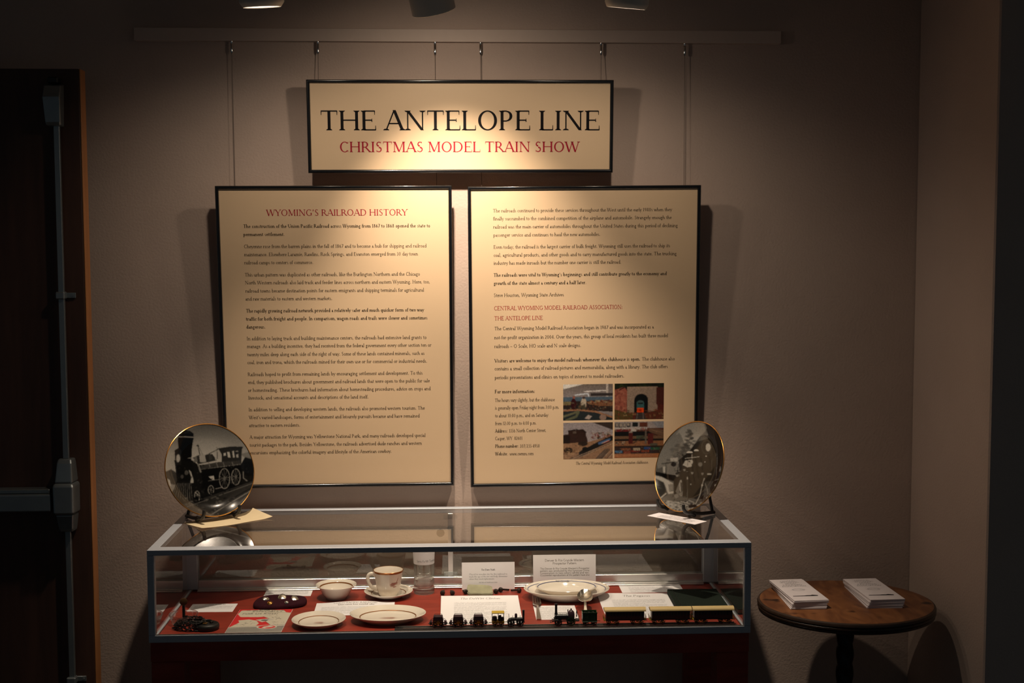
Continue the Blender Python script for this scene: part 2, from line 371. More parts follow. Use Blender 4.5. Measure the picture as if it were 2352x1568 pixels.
# ------------------------------------------------------------------ lettering: a drawn serif (and sans) alphabet
C_, X_ = 0.70, 0.44
GL = {
'A': (.68, [('d',.05,0,.34,.72,'t'),('d',.63,0,.34,.72,'T'),('h',.15,.52,.24),('s',.05,0,1),('s',.63,0,1)]),
'B': (.60, [('v',.12,0,.7,'bt'),('h',.12,.30,.685),('h',.12,.33,.37),('h',.12,.30,.015),('a',.29,.53,.18,.17,-90,90),('a',.30,.19,.23,.19,-90,90)]),
'C': (.66, [('a',.37,.35,.32,.36,48,312),('e',.585,.59,.12),('e',.585,.11,-.10)]),
'D': (.74, [('v',.12,0,.7,'bt'),('h',.12,.34,.685),('h',.12,.34,.015),('a',.33,.35,.35,.35,-90,90)]),
'E': (.57, [('v',.12,0,.7,'bt'),('h',.12,.50,.685),('h',.12,.40,.36),('h',.12,.53,.015),('e',.50,.70,-.15),('e',.53,0,.17),('e',.40,.30,.12)]),
'F': (.53, [('v',.12,0,.7,'bt'),('h',.12,.49,.685),('h',.12,.39,.36),('e',.49,.70,-.15),('e',.39,.30,.12)]),
'G': (.71, [('a',.37,.35,.32,.36,48,300),('e',.585,.59,.12),('v',.60,.04,.31,'t')]),
'H': (.76, [('v',.12,0,.7,'bt'),('v',.64,0,.7,'bt'),('h',.12,.64,.36)]),
'I': (.28, [('v',.14,0,.7,'bt')]),
'J': (.31, [('v',.17,-.06,.7,'t'),('a',.06,-.06,.11,.12,-90,0)]),
'K': (.67, [('v',.12,0,.7,'bt'),('d',.14,.31,.55,.7,'t'),('d',.62,0,.25,.42,'T'),('s',.55,.7,-1),('s',.62,0,1)]),
'L': (.54, [('v',.12,0,.7,'bt'),('h',.12,.50,.015),('e',.50,0,.18)]),
'M': (.88, [('w',.13,0,.7,'b'),('d',.44,.02,.15,.7,'T'),('d',.44,.02,.72,.7,'t'),('v',.75,0,.7,'bt'),('s',.12,.7,-1)]),
'N': (.77, [('w',.12,0,.7,'bt'),('d',.64,0,.12,.7,'T'),('w',.65,0,.7,'t')]),
'O': (.76, [('a',.38,.35,.34,.36,0,360)]),
'P': (.56, [('v',.12,0,.7,'bt'),('h',.12,.29,.685),('h',.12,.29,.33),('a',.28,.508,.21,.19,-90,90)]),
'Q': (.76, [('a',.38,.35,.34,.36,0,360),('d',.74,-.15,.42,.06,'T')]),
'R': (.64, [('v',.12,0,.7,'bt'),('h',.12,.29,.685),('h',.12,.29,.33),('a',.28,.508,.20,.19,-90,90),('d',.61,0,.30,.34,'T'),('s',.61,0,1)]),
'S': (.48, [('g',.24,.53,.165,.175,40,180,'t','M'),('g',.24,.53,.165,.165,180,270,'M','T'),('g',.24,.185,.19,.18,90,0,'T','M'),('g',.24,.185,.19,.19,0,-140,'M','t'),('e',.36,.60,.11),('e',.085,.13,-.13)]),
'T': (.64, [('v',.32,0,.7,'b'),('h',.04,.60,.685),('e',.04,.70,-.16),('e',.60,.70,-.16)]),
'U': (.73, [('v',.13,.22,.7,'t'),('w',.61,.22,.7,'t'),('a',.37,.235,.24,.245,180,360)]),
'V': (.68, [('d',.35,-.01,.06,.7,'T'),('d',.35,-.01,.62,.7,'t'),('s',.06,.7,-1),('s',.62,.7,-1)]),
'W': (.98, [('d',.29,-.01,.06,.7,'T'),('d',.29,-.01,.50,.7,'t'),('d',.71,-.01,.48,.7,'T'),('d',.71,-.01,.93,.7,'t'),('s',.06,.7,-1),('s',.49,.7,-1),('s',.93,.7,-1)]),
'X': (.66, [('d',.58,0,.08,.7,'T'),('d',.06,0,.58,.7,'t'),('s',.06,0,1),('s',.6,0,1),('s',.08,.7,-1),('s',.58,.7,-1)]),
'Y': (.63, [('d',.32,.30,.05,.7,'T'),('d',.32,.30,.58,.7,'t'),('v',.315,0,.34,'b'),('s',.05,.7,-1),('s',.58,.7,-1)]),
'Z': (.59, [('h',.05,.53,.685),('h',.05,.55,.015),('d',.06,0,.50,.7,'T'),('e',.05,.70,-.13),('e',.55,0,.15)]),
'a': (.43, [('v',.29,.03,.30,''),('a',.19,.29,.10,.145,0,150),('a',.19,.135,.15,.135,50,310),('s',.33,0,1)]),
'b': (.51, [('v',.10,.03,.74,'t'),('a',.27,.215,.19,.22,-150,150)]),
'c': (.41, [('a',.24,.215,.195,.225,48,312),('o',.35,.36,.04)]),
'd': (.52, [('a',.24,.215,.19,.22,30,330),('v',.41,0,.74,'tb')]),
'e': (.44, [('a',.23,.215,.19,.225,0,318),('h',.06,.41,.245)]),
'f': (.29, [('v',.12,0,.58,'b'),('a',.23,.58,.12,.14,50,180),('h',.02,.27,.425),('o',.29,.66,.04)]),
'g': (.45, [('a',.20,.29,.15,.15,0,360),('a',.22,-.12,.19,.12,0,360),('d',.10,.02,.14,.16,'t'),('h',.30,.43,.41),('h',.12,.30,.02)]),
'h': (.54, [('v',.10,0,.74,'tb'),('a',.26,.28,.16,.16,0,170),('v',.42,0,.29,'b')]),
'i': (.25, [('v',.12,0,.43,'tb'),('o',.12,.60,.055)]),
'j': (.24, [('v',.13,-.13,.43,'t'),('o',.13,.60,.055),('a',.05,-.13,.09,.11,-90,0)]),
'k': (.51, [('v',.10,0,.74,'tb'),('d',.12,.19,.38,.43,'t'),('d',.46,0,.20,.27,'T'),('s',.38,.43,-1),('s',.46,0,1)]),
'l': (.25, [('v',.12,0,.74,'tb')]),
'm': (.80, [('v',.10,0,.43,'tb'),('a',.25,.28,.15,.16,0,170),('v',.40,0,.29,'b'),('a',.55,.28,.15,.16,0,170),('v',.69,0,.29,'b')]),
'n': (.54, [('v',.10,0,.43,'tb'),('a',.26,.28,.16,.16,0,170),('v',.42,0,.29,'b')]),
'o': (.48, [('a',.24,.215,.20,.225,0,360)]),
'p': (.52, [('v',.11,-.24,.43,'tb'),('a',.28,.215,.19,.22,-150,150)]),
'q': (.52, [('a',.24,.215,.19,.22,30,330),('v',.41,-.24,.43,'b')]),
'r': (.37, [('v',.10,0,.43,'tb'),('a',.25,.27,.15,.16,65,170),('o',.32,.38,.045)]),
's': (.36, [('g',.18,.325,.115,.11,40,180,'t','M'),('g',.18,.325,.115,.105,180,270,'M','T'),('g',.18,.11,.13,.11,90,0,'T','M'),('g',.18,.11,.13,.115,0,-140,'M','t')]),
't': (.31, [('v',.12,.09,.56,''),('a',.21,.10,.10,.105,180,300),('h',.02,.27,.425)]),
'u': (.54, [('v',.11,.13,.43,'t'),('a',.26,.15,.155,.155,180,340),('v',.42,0,.43,'tb')]),
'v': (.46, [('d',.24,-.01,.06,.43,'T'),('d',.24,-.01,.41,.43,'t'),('s',.06,.43,-1),('s',.41,.43,-1)]),
'w': (.68, [('d',.21,-.01,.06,.43,'T'),('d',.21,-.01,.36,.43,'t'),('d',.49,-.01,.34,.43,'T'),('d',.49,-.01,.63,.43,'t'),('s',.06,.43,-1),('s',.63,.43,-1)]),
'x': (.47, [('d',.41,0,.07,.43,'T'),('d',.05,0,.40,.43,'t'),('s',.05,0,1),('s',.42,0,1),('s',.07,.43,-1),('s',.40,.43,-1)]),
'y': (.46, [('d',.24,0,.06,.43,'T'),('d',.13,-.24,.42,.43,'t'),('s',.06,.43,-1),('s',.42,.43,-1),('o',.11,-.21,.045)]),
'z': (.42, [('h',.05,.38,.415),('h',.04,.39,.015),('d',.05,0,.36,.43,'T')]),
'0': (.50, [('a',.25,.34,.20,.35,0,360)]),
'1': (.36, [('v',.19,0,.68,'b'),('d',.07,.56,.17,.67,'t')]),
'2': (.46, [('a',.22,.50,.16,.18,-30,160),('d',.06,.02,.36,.41,'T'),('h',.04,.42,.02)]),
'3': (.44, [('a',.20,.52,.14,.16,-90,140),('a',.19,.18,.19,.19,-140,90)]),
'4': (.48, [('d',.04,.20,.31,.68,'t'),('h',.03,.45,.19),('v',.32,0,.68,'b')]),
'5': (.44, [('h',.12,.40,.66),('w',.12,.36,.66,''),('a',.20,.21,.20,.21,-140,120)]),
'6': (.48, [('a',.24,.21,.19,.22,0,360),('a',.36,.26,.31,.42,100,185)]),
'7': (.44, [('h',.04,.42,.66),('d',.14,0,.41,.66,'T')]),
'8': (.48, [('a',.24,.52,.14,.16,0,360),('a',.24,.18,.18,.19,0,360)]),
'9': (.48, [('a',.23,.46,.19,.22,0,360),('a',.11,.42,.31,.42,-80,5)]),
'.': (.24, [('o',.12,.05,.06)]), ',': (.24, [('o',.12,.05,.06),('d',.06,-.12,.15,.03,'t')]),
':': (.24, [('o',.12,.05,.06),('o',.12,.36,.06)]),
'’': (.22, [('o',.11,.63,.06),('d',.06,.46,.14,.61,'t')]),
'!': (.26, [('v',.13,.2,.7,''),('o',.13,.05,.06)]),
'-': (.30, [('h',.04,.25,.22)]), '–': (.52, [('h',.03,.48,.22)]), '/': (.42, [('d',.03,-.1,.38,.74,'t')]),
'(': (.32, [('a',.34,.28,.24,.45,130,230)]), ')': (.32, [('a',-.02,.28,.24,.45,-50,50)]),
'&': (.72, [('a',.27,.52,.13,.17,-40,300),('d',.64,0,.20,.44,'T'),('a',.26,.18,.21,.19,100,330),('d',.42,.06,.58,.38,'t')]),
' ': (.25, []),
}

_gcache = {}
def glyph(ch, T, t, sans, n):
    key = (ch, T, t, sans, n)
    if key in _gcache: return _gcache[key]
    adv, ops = GL.get(ch, GL[' '])
    P = []
    if sans: t = T
    TT = {'T': T, 't': t, 'M': (T+t)/2}
    sw = T/2+0.055
    def serif(x, y, d):
        if sans: return
        P.append([(x-sw, y), (x+sw, y), (x+sw, y+d*.018), (x+T*.5, y+d*.055), (x-T*.5, y+d*.055), (x-sw, y+d*.018)])
    for o in ops:
        k = o[0]
        if k in 'vw':
            w = T if k == 'v' else t
            x, y0, y1 = o[1:4]
            P.append([(x-w/2, y0), (x+w/2, y0), (x+w/2, y1), (x-w/2, y1)])
            if 'b' in o[4]: serif(x, y0, 1)
            if 't' in o[4]:
                if y1 in (.43, .74) and not sans:      # slanted head serif of small letters
                    P.append([(x-w/2-.07, y1-.035), (x+w/2, y1+.02), (x+w/2, y1-.06), (x-w/2, y1-.06)])
                else: serif(x, y1, -1)
        elif k == 'd':
            x0, y0, x1, y1 = o[1:5]; w = TT[o[5]]*1.08
            P.append([(x0-w/2, y0), (x0+w/2, y0), (x1+w/2, y1), (x1-w/2, y1)])
        elif k == 'h':
            x0, x1, y = o[1:4]; h = t if not sans else T
            P.append([(x0, y-h/2), (x1, y-h/2), (x1, y+h/2), (x0, y+h/2)])
        elif k == 's': serif(*o[1:4])
        elif k == 'e':
            if not sans:
                x, y, h = o[1:4]
                P.append([(x-.012, y), (x+.022, y), (x+.022*.6, y+h), (x-.004, y+h)])
        elif k == 'o':
            x, y, r = o[1:4]
            m_ = 6 if n < 10 else 12
            P.append([(x+r*math.cos(2*PI*i/m_), y+r*math.sin(2*PI*i/m_)) for i in range(m_)])
        elif k in 'ag':
            cx, cy, rx, ry, a0, a1 = o[1:7]
            N = max(3, int(round(n*abs(a1-a0)/180)))
            prev = None
            for i in range(N+1):
                q = i/N; a = rad(a0+(a1-a0)*q)
                if k == 'a': w = t+(T-t)*abs(math.cos(a))**1.6
                else: w = TT[o[7]]+(TT[o[8]]-TT[o[7]])*q
                ro = (rx, ry); ri = (rx-w, ry-w)
                c, s_ = math.cos(a), math.sin(a)
                po = (cx+ro[0]*c, cy+ro[1]*s_); pi_ = (cx+max(ri[0], .01)*c, cy+max(ri[1], .01)*s_)
                if prev: P.append([prev[1], prev[0], po, pi_])
                prev = (po, pi_)
    _gcache[key] = (adv, P)
    return adv, P

def text_polys(txt, bold=False, sans=False, italic=False, n=6, T=None, t=None):
    T = T or (.145 if bold else .100); t = t or (.058 if bold else .042)
    if sans: T = .07
    x = 0.0; out = []
    for ch in txt:
        adv, P = glyph(ch, T, t, sans, n)
        for p in P:
            out.append([(x+a+(.22*b if italic else 0), b) for a, b in p])
        x += adv+((.012 if bold else -.012) if ch.islower() else .02)
    return out, max(x-.02, .01)

class Lettering:
    """flat ink lying on a sheet; local axes: u right, v up, drawn on plane given by frame(u,v)->xyz"""
    def __init__(s, frame): s.frame = frame; s.mb = MB()
    def line(s, u0, u1, v, txt, size, **kw):
        P, w = text_polys(txt, **kw)
        sx = (u1-u0)/w
        for p in P: s.mb.add([s.frame(u0+a*sx, v+b*size) for a, b in p], [tuple(range(len(p)))])
    def poly(s, pts): s.mb.add([s.frame(*p) for p in pts], [tuple(range(len(pts)))])
    def ring(s, cu, cv, ru, rv, w, n=40, a0=0, a1=360):
        for i in range(n):
            a = rad(a0+(a1-a0)*i/n); b = rad(a0+(a1-a0)*(i+1)/n)
            s.poly([(cu+ru*math.cos(a), cv+rv*math.sin(a)), (cu+ru*math.cos(b), cv+rv*math.sin(b)),
                    (cu+(ru-w)*math.cos(b), cv+(rv-w)*math.sin(b)), (cu+(ru-w)*math.cos(a), cv+(rv-w)*math.sin(a))])
    def greek(s, u0, u1, v, h, rnd, last=1.0):
        """a line of print too small to read: word-long rows of tiny strokes"""
        u = u0; end = u0+(u1-u0)*last
        while u < end-h*.6:
            w = min(rnd.uniform(1.2, 4.2)*h, end-u)
            k = u
            while k < u+w:
                lw = rnd.uniform(.28, .5)*h; hh = h*rnd.choice((.6, .6, .65, .95))
                s.poly([(k, v), (k+lw*.55, v), (k+lw*.55, v+hh), (k, v+hh)]); k += lw
            u += w+h*.55
    def build(s, name, mat, parent): return s.mb.build(name, mat, parent, smooth=0, fix=False)

# ------------------------------------------------------------------ printed pictures: a little drawing board
class Canvas:
    def __init__(s, w, h, x0, y0, x1, y1, bg):
        s.w, s.h = w, h; s.b = (x0, y0, x1, y1)
        xs = x0+(np.arange(w)+.5)/w*(x1-x0); ys = y0+(np.arange(h)+.5)/h*(y1-y0)
        s.X, s.Y = np.meshgrid(xs, ys)
        s.a = np.zeros((h, w, 3)); s.a[:] = s.c(bg)
    @staticmethod
    def c(col): return np.array(col if isinstance(col, (tuple, list)) else (col*1.03, col, col*.93))
    def put(s, m_, col, al=1.0):
        m_ = m_*al; s.a = s.a*(1-m_[..., None])+s.c(col)*m_[..., None]
    def poly(s, pts, col, al=1.0):
        ins = np.zeros(s.X.shape, bool); n = len(pts)
        for i in range(n):
            (xa, ya), (xb, yb) = pts[i], pts[(i+1) % n]
            if ya == yb: continue
            cond = ((ya > s.Y) != (yb > s.Y)) & (s.X < (xb-xa)*(s.Y-ya)/(yb-ya)+xa)
            ins ^= cond
        s.put(ins.astype(float), col, al)
    def rect(s, x0, y0, x1, y1, col, al=1.0): s.poly([(x0, y0), (x1, y0), (x1, y1), (x0, y1)], col, al)
    def ell(s, cx, cy, rx, ry, col, al=1.0, ring=None):
        d = np.sqrt(((s.X-cx)/rx)**2+((s.Y-cy)/ry)**2)
        m_ = d < 1
        if ring: m_ &= ((s.X-cx)/(rx-ring))**2+((s.Y-cy)/(ry-ring))**2 > 1
        s.put(m_.astype(float), col, al)
    def line(s, pts, w, col, al=1.0):
        m_ = np.zeros(s.X.shape)
        for (xa, ya), (xb, yb) in zip(pts[:-1], pts[1:]):
            dx, dy = xb-xa, yb-ya; L2 = dx*dx+dy*dy+1e-9
            t = np.clip(((s.X-xa)*dx+(s.Y-ya)*dy)/L2, 0, 1)
            d = np.hypot(s.X-xa-t*dx, s.Y-ya-t*dy)
            m_ = np.maximum(m_, (d < w/2).astype(float))
        s.put(m_, col, al)
    def grad(s, y0, c0, y1, c1):
        t = np.clip((s.Y-y0)/(y1-y0), 0, 1)[..., None]
        s.a = s.c(c0)*(1-t)+s.c(c1)*t
    def speck(s, x0, y0, x1, y1, cols, n, size, seed):
        r = random.Random(seed)
        for _ in range(n):
            cx, cy = r.uniform(x0, x1), r.uniform(y0, y1)
            s.ell(cx, cy, size*r.uniform(.5, 1.5), size*r.uniform(.4, 1.1), r.choice(cols), r.uniform(.4, .9))
    def blur(s, k=1):
        for _ in range(k):
            p = np.pad(s.a, ((1, 1), (1, 1), (0, 0)), mode='edge')
            s.a = (p[:-2, 1:-1]+p[2:, 1:-1]+p[1:-1, :-2]+p[1:-1, 2:]+2*p[1:-1, 1:-1])/6
    def grain(s, amp, seed):
        s.a = np.clip(s.a*(1+amp*np.random.RandomState(seed).randn(s.h, s.w, 1)), 0.003, 1)
    def sample(s, x, y):
        x0, y0, x1, y1 = s.b
        fx = np.clip((x-x0)/(x1-x0)*s.w-.5, 0, s.w-1.001); fy = np.clip((y-y0)/(y1-y0)*s.h-.5, 0, s.h-1.001)
        i = fx.astype(int); j = fy.astype(int); u = (fx-i)[:, None]; v = (fy-j)[:, None]
        i1 = np.minimum(i+1, s.w-1); j1 = np.minimum(j+1, s.h-1)
        return (s.a[j, i]*(1-u)+s.a[j, i1]*u)*(1-v)+(s.a[j1, i]*(1-u)+s.a[j1, i1]*u)*v

def ink(o, cols):
    me = o.data
    at = me.color_attributes.new('ink', 'FLOAT_COLOR', 'POINT')
    buf = np.ones((len(me.vertices), 4), np.float32); buf[:, :3] = cols
    at.data.foreach_set('color', buf.ravel())

def picture_grid(name, cv, frame, u0, u1, v0, v1, mat, parent, th=0.0):
    """sheet carrying the picture cv over the rectangle u0..u1 x v0..v1 (v1 = top)"""
    nx, ny = cv.w, cv.h
    mb = MB(); vs = []
    for j in range(ny+1):
        for i in range(nx+1): vs.append(frame(u0+(u1-u0)*i/nx, v1+(v0-v1)*j/ny))
    fs = [(j*(nx+1)+i, (j+1)*(nx+1)+i, (j+1)*(nx+1)+i+1, j*(nx+1)+i+1) for j in range(ny) for i in range(nx)]
    mb.add(vs, fs)
    o = mb.build(name, mat, parent, smooth=0, fix=False)
    x0, y0, x1, y1 = cv.b
    gi, gj = np.meshgrid(np.arange(nx+1)/nx, np.arange(ny+1)/ny)
    ink(o, cv.sample((x0+gi*(x1-x0)).ravel(), (y0+gj*(y1-y0)).ravel()))
    return o
# ------------------------------------------------------------------ the room
CEIL = 2.70
o = MB().box(-3.2, 1.9, 0.0, 0.12, 0, CEIL).build('wall_back', M['wall'], smooth=0); tag(o, kind='structure')
o = MB().box(1.347, 2.6, -0.535, -0.0005, 0, CEIL, 0.004).build('wall_right', M['wall'], smooth=0); tag(o, kind='structure')
o = MB().box(-3.2, 2.6, -6.0, 0.12, -0.1, 0.0).build('floor', M['floor'], smooth=0); tag(o, kind='structure')
o = MB().box(-3.2, 2.6, -2.2, 0.12, CEIL, CEIL+0.1).build('ceiling', M['ceiling'], smooth=0); tag(o, kind='structure')

# open door leaf standing against the wall, with its exit hardware
DY = -0.18
door = MB().box(-1.96, -0.981, DY, DY+0.044, 0.012, 2.213, 0.002).build('door_1', M['door_wood'], smooth=0)
tag(door, 'dark walnut door leaf with steel exit bar, folded back against the wall at left', 'door', kind='structure')
MB().box(-0.9808, -0.977, DY, DY+0.044, 0.012, 2.213, 0.001).build('edge_strip', M['door_edge'], door, smooth=0)['label'] = 'pale maple edge strip'
RX = -1.038
# top latch case (tapered)
mb = MB()
f = DY-0.0005
pr = [(f, 2.172), (f-0.030, 2.166), (f-0.046, 2.135), (f-0.036, 2.070), (f-0.030, 2.062), (f, 2.060)]
vs = []
for (yy, zz) in pr:
    hw = 0.0225 if zz > 2.1 else 0.0195
    vs += [(RX-0.004-hw, yy, zz), (RX-0.004+hw, yy, zz)]
n = len(pr)
fs = [(2*i, 2*i+1, 2*((i+1) % n)+1, 2*((i+1) % n)) for i in range(n)]
fs += [tuple(2*i for i in range(n)), tuple(2*i+1 for i in reversed(range(n)))]
tl = mb.add(vs, fs).build('top_latch', M['dull_steel'], door, smooth=0)
bv = tl.modifiers.new('bevel', 'BEVEL'); bv.width = 0.003; bv.segments = 2
MB().box(RX-0.018, RX+0.010, DY-0.030, DY-0.0005, 2.172, 2.188, 0.003).build('strike', M['black'], tl, smooth=0)
MB().box(RX-0.0075, RX+0.0075, DY-0.020, DY-0.008, 1.176, 2.062, 0.001).build('latch_rod', M['dull_steel'], door, smooth=0)
MB().box(RX-0.0075, RX+0.0075, DY-0.020, DY-0.008, 0.10, 0.978, 0.001).build('latch_rod', M['dull_steel'], door, smooth=0)
for zz in (1.614, 0.565):
    g = MB().box(RX-0.014, RX+0.011, DY-0.026, DY-0.0005, zz-0.010, zz+0.010, 0.003)
    g.box(RX+0.010, RX+0.034, DY-0.005, DY-0.0005, zz-0.007, zz+0.007, 0.001)
    g.cyl((RX+0.027, DY-0.008, zz), (RX+0.027, DY-0.004, zz), 0.003, n=10)
    g.build('rod_guide', M['dull_steel'], door, smooth=0)
# centre case: two tapered housings and the hub between them
mb = MB()
def frustum(mb, zs):
    vs = []; fs = []
    for (zz, hw, dp) in zs:
        vs += [(RX-hw, DY-0.0005, zz), (RX-hw*.86, DY-dp, zz), (RX+hw*.86, DY-dp, zz), (RX+hw, DY-0.0005, zz)]
    for i in range(len(zs)-1):
        a = 4*i; b = a+4
        fs += [(a, a+1, b+1, b), (a+1, a+2, b+2, b+1), (a+2, a+3, b+3, b+2), (a+3, a, b, b+3)]
    fs += [(0, 3, 2, 1), tuple(range(4*len(zs)-4, 4*len(zs)))]
    mb.add(vs, fs)
frustum(mb, [(1.028, 0.0295, 0.052), (1.035, 0.031, 0.055), (1.104, 0.0315, 0.056), (1.113, 0.029, 0.052)])
hub = mb.build('center_case', M['dull_steel'], door, smooth=0)
bv = hub.modifiers.new('bevel', 'BEVEL'); bv.width = 0.006; bv.segments = 3
mb = MB(); frustum(mb, [(1.1135, 0.027, 0.048), (1.165, 0.0225, 0.038), (1.176, 0.020, 0.032)])
p_ = mb.build('case_cover', M['dull_steel'], hub, smooth=0); bv = p_.modifiers.new('bevel', 'BEVEL'); bv.width = 0.004; bv.segments = 3
mb = MB(); frustum(mb, [(0.978, 0.020, 0.032), (0.986, 0.0215, 0.036), (1.0275, 0.0265, 0.046)])
p_ = mb.build('case_cover', M['dull_steel'], hub, smooth=0); bv = p_.modifiers.new('bevel', 'BEVEL'); bv.width = 0.004; bv.segments = 3
MB().box(-1.955, RX-0.034, DY-0.050, DY-0.0005, 1.037, 1.084, 0.004, seg=2).build('push_bar', M['dull_steel'], door, smooth=0)
MB().box(-1.955, RX-0.040, DY-0.038, DY-0.0005, 1.0845, 1.096, 0.002).build('bar_rail', M['dull_steel'], door, smooth=0)

# ------------------------------------------------------------------ hanging rail, hooks and wires
mb = MB()
mb.prism([(0, 2.3495), (-0.021, 2.3495), (-0.023, 2.3475), (-0.023, 2.3135), (-0.018, 2.3135), (-0.018, 2.318), (-0.010, 2.318), (-0.010, 2.3135), (0, 2.3135)], -0.8725, 0.9373, 'x')
rail = mb.build('picture_rail', M['rail'], smooth=0)
tag(rail, 'long pale picture rail running across the wall above the three signs', 'rail')
HOOKS = [(-0.6065, -0.600, 1.25, 'hanging wire at far left, down to the outer edge of the left text panel'),
         (-0.3678, -0.366, 1.975, 'hanging wire to the left end of the wide title sign'),
         (-0.0412, -0.036, 1.25, 'hanging wire behind the title sign to the inner edge of the left text panel'),
         (0.0865, 0.091, 1.25, 'hanging wire behind the title sign to the inner edge of the right text panel'),
         (0.4267, 0.4265, 1.975, 'hanging wire to the right end of the wide title sign'),
         (0.6647, 0.667, 1.25, 'hanging wire at far right, down to the outer edge of the right text panel')]
for (x0, x1, z1, lab) in HOOKS:
    t = thing('picture_hanger', lab, 'wire', (x0, -0.014, 2.3135), 0, 'hanging wires under the picture rail')
    mb = MB(); mb.lathe([(0, 0.004), (0.0034, 0.004), (0.0034, -0.0060), (0.0031, -0.0066), (0.0034, -0.0072), (0.0036, -0.028), (0.003, -0.031), (0.0012, -0.035), (0, -0.035)], 16)
    mb.build('hook', M['chrome'], t)
    y1 = (-0.0225 if z1 < 1.5 else -0.0400)+0.014
    MB().tube([(0, 0, -0.034), (x1-x0, y1+0.004, z1-2.3135)], 0.0009, 6).build('wire', M['wire'], t)

# ------------------------------------------------------------------ track spotlights
trk = MB(); trk.box(-1.1, 1.05, -0.550, -0.510, CEIL-0.028, CEIL, 0.003)
trk_o = trk.build('lighting_track', M['lamp_white'], smooth=0)
tag(trk_o, 'pale lighting track under the ceiling carrying the three spotlights', 'lighting track')
def spotlight(key, label, head_tilt, power_key, taper):
    (lx, ly, lz), beam, spill = LAMPS[power_key]
    d = (Vector(head_tilt)).normalized()         # direction the head faces
    t = thing('spotlight', label, 'lamp', (lx, ly, lz), 0, 'spotlights on the track')
    mt = (d).to_track_quat('Z', 'Y').to_matrix().to_4x4()
    R_ = 0.053
    mb = MB()
    mb.lathe([(R_-taper, 0.006), (R_-taper+0.0015, 0.0075), (R_-taper+0.003, 0.006), (R_, -0.004), (R_, -0.125), (R_-0.004, -0.135), (0.0, -0.137)], 48, mt)
    mb.lathe([(R_-taper, 0.006), (R_-taper-0.002, -0.002), (R_-taper-0.006, -0.018)], 48, mt)
    hd = mb.build('lamp_head', M['lamp_white'], t, fix=False)
    mb = MB(); mb.lathe([(0, 0.0025), (0.030, 0.0015), (R_-taper-0.003, -0.001), (R_-taper-0.003, -0.004), (0, -0.004)], 40, mt)
    mb.build('lens', M['lens'], hd)
    c = mt @ Vector((0, 0, -0.09))
    mb = MB()
    for s in (-1, 1): mb.box(s*0.056-0.0025+c.x, s*0.056+0.0025+c.x, c.y-0.009, c.y+0.009, c.z-0.012, c.z+0.115, 0.001)
    mb.box(-0.0585+c.x, 0.0585+c.x, c.y-0.009, c.y+0.009, c.z+0.110, c.z+0.116, 0.001)
    mb.build('yoke', M['lamp_white'], t, smooth=0)
    MB().cyl((c.x, c.y, c.z+0.115), (c.x, c.y, CEIL-lz-0.0285), 0.008, n=16).build('stem', M['lamp_white'], t)
    for nm, (aim, watts, ang) in (('beam', beam), ('spill', spill)):
        ld = bpy.data.lights.new('lamp_'+nm, 'SPOT')
        ld.energy = watts; ld.color = LAMP_COLOR; ld.spot_size = rad(ang); ld.spot_blend = 1.0; ld.shadow_soft_size = 0.018
        lo = bpy.data.objects.new('lamp_'+nm, ld); COL.objects.link(lo)
        p = Vector((lx, ly, lz))+d*0.016
        dirv = Vector(aim)-p
        lo.matrix_world = Matrix.Translation(p) @ dirv.to_track_quat('-Z', 'Y').to_matrix().to_4x4()
        lo.parent = t; lo.matrix_parent_inverse = Matrix.Translation(Vector((lx, ly, lz))).inverted()
spotlight('left', 'leftmost spotlight, square to the wall with a glowing lens rim', (0.05, 0.14, -1), 'left', 0.010)
spotlight('middle', 'middle spotlight, its head tipped towards the gap between the panels', (0.22, 0.40, -1), 'middle', 0.003)
spotlight('right', 'rightmost spotlight above the title sign, tipped slightly left', (-0.08, 0.185, -1), 'right', 0.008)
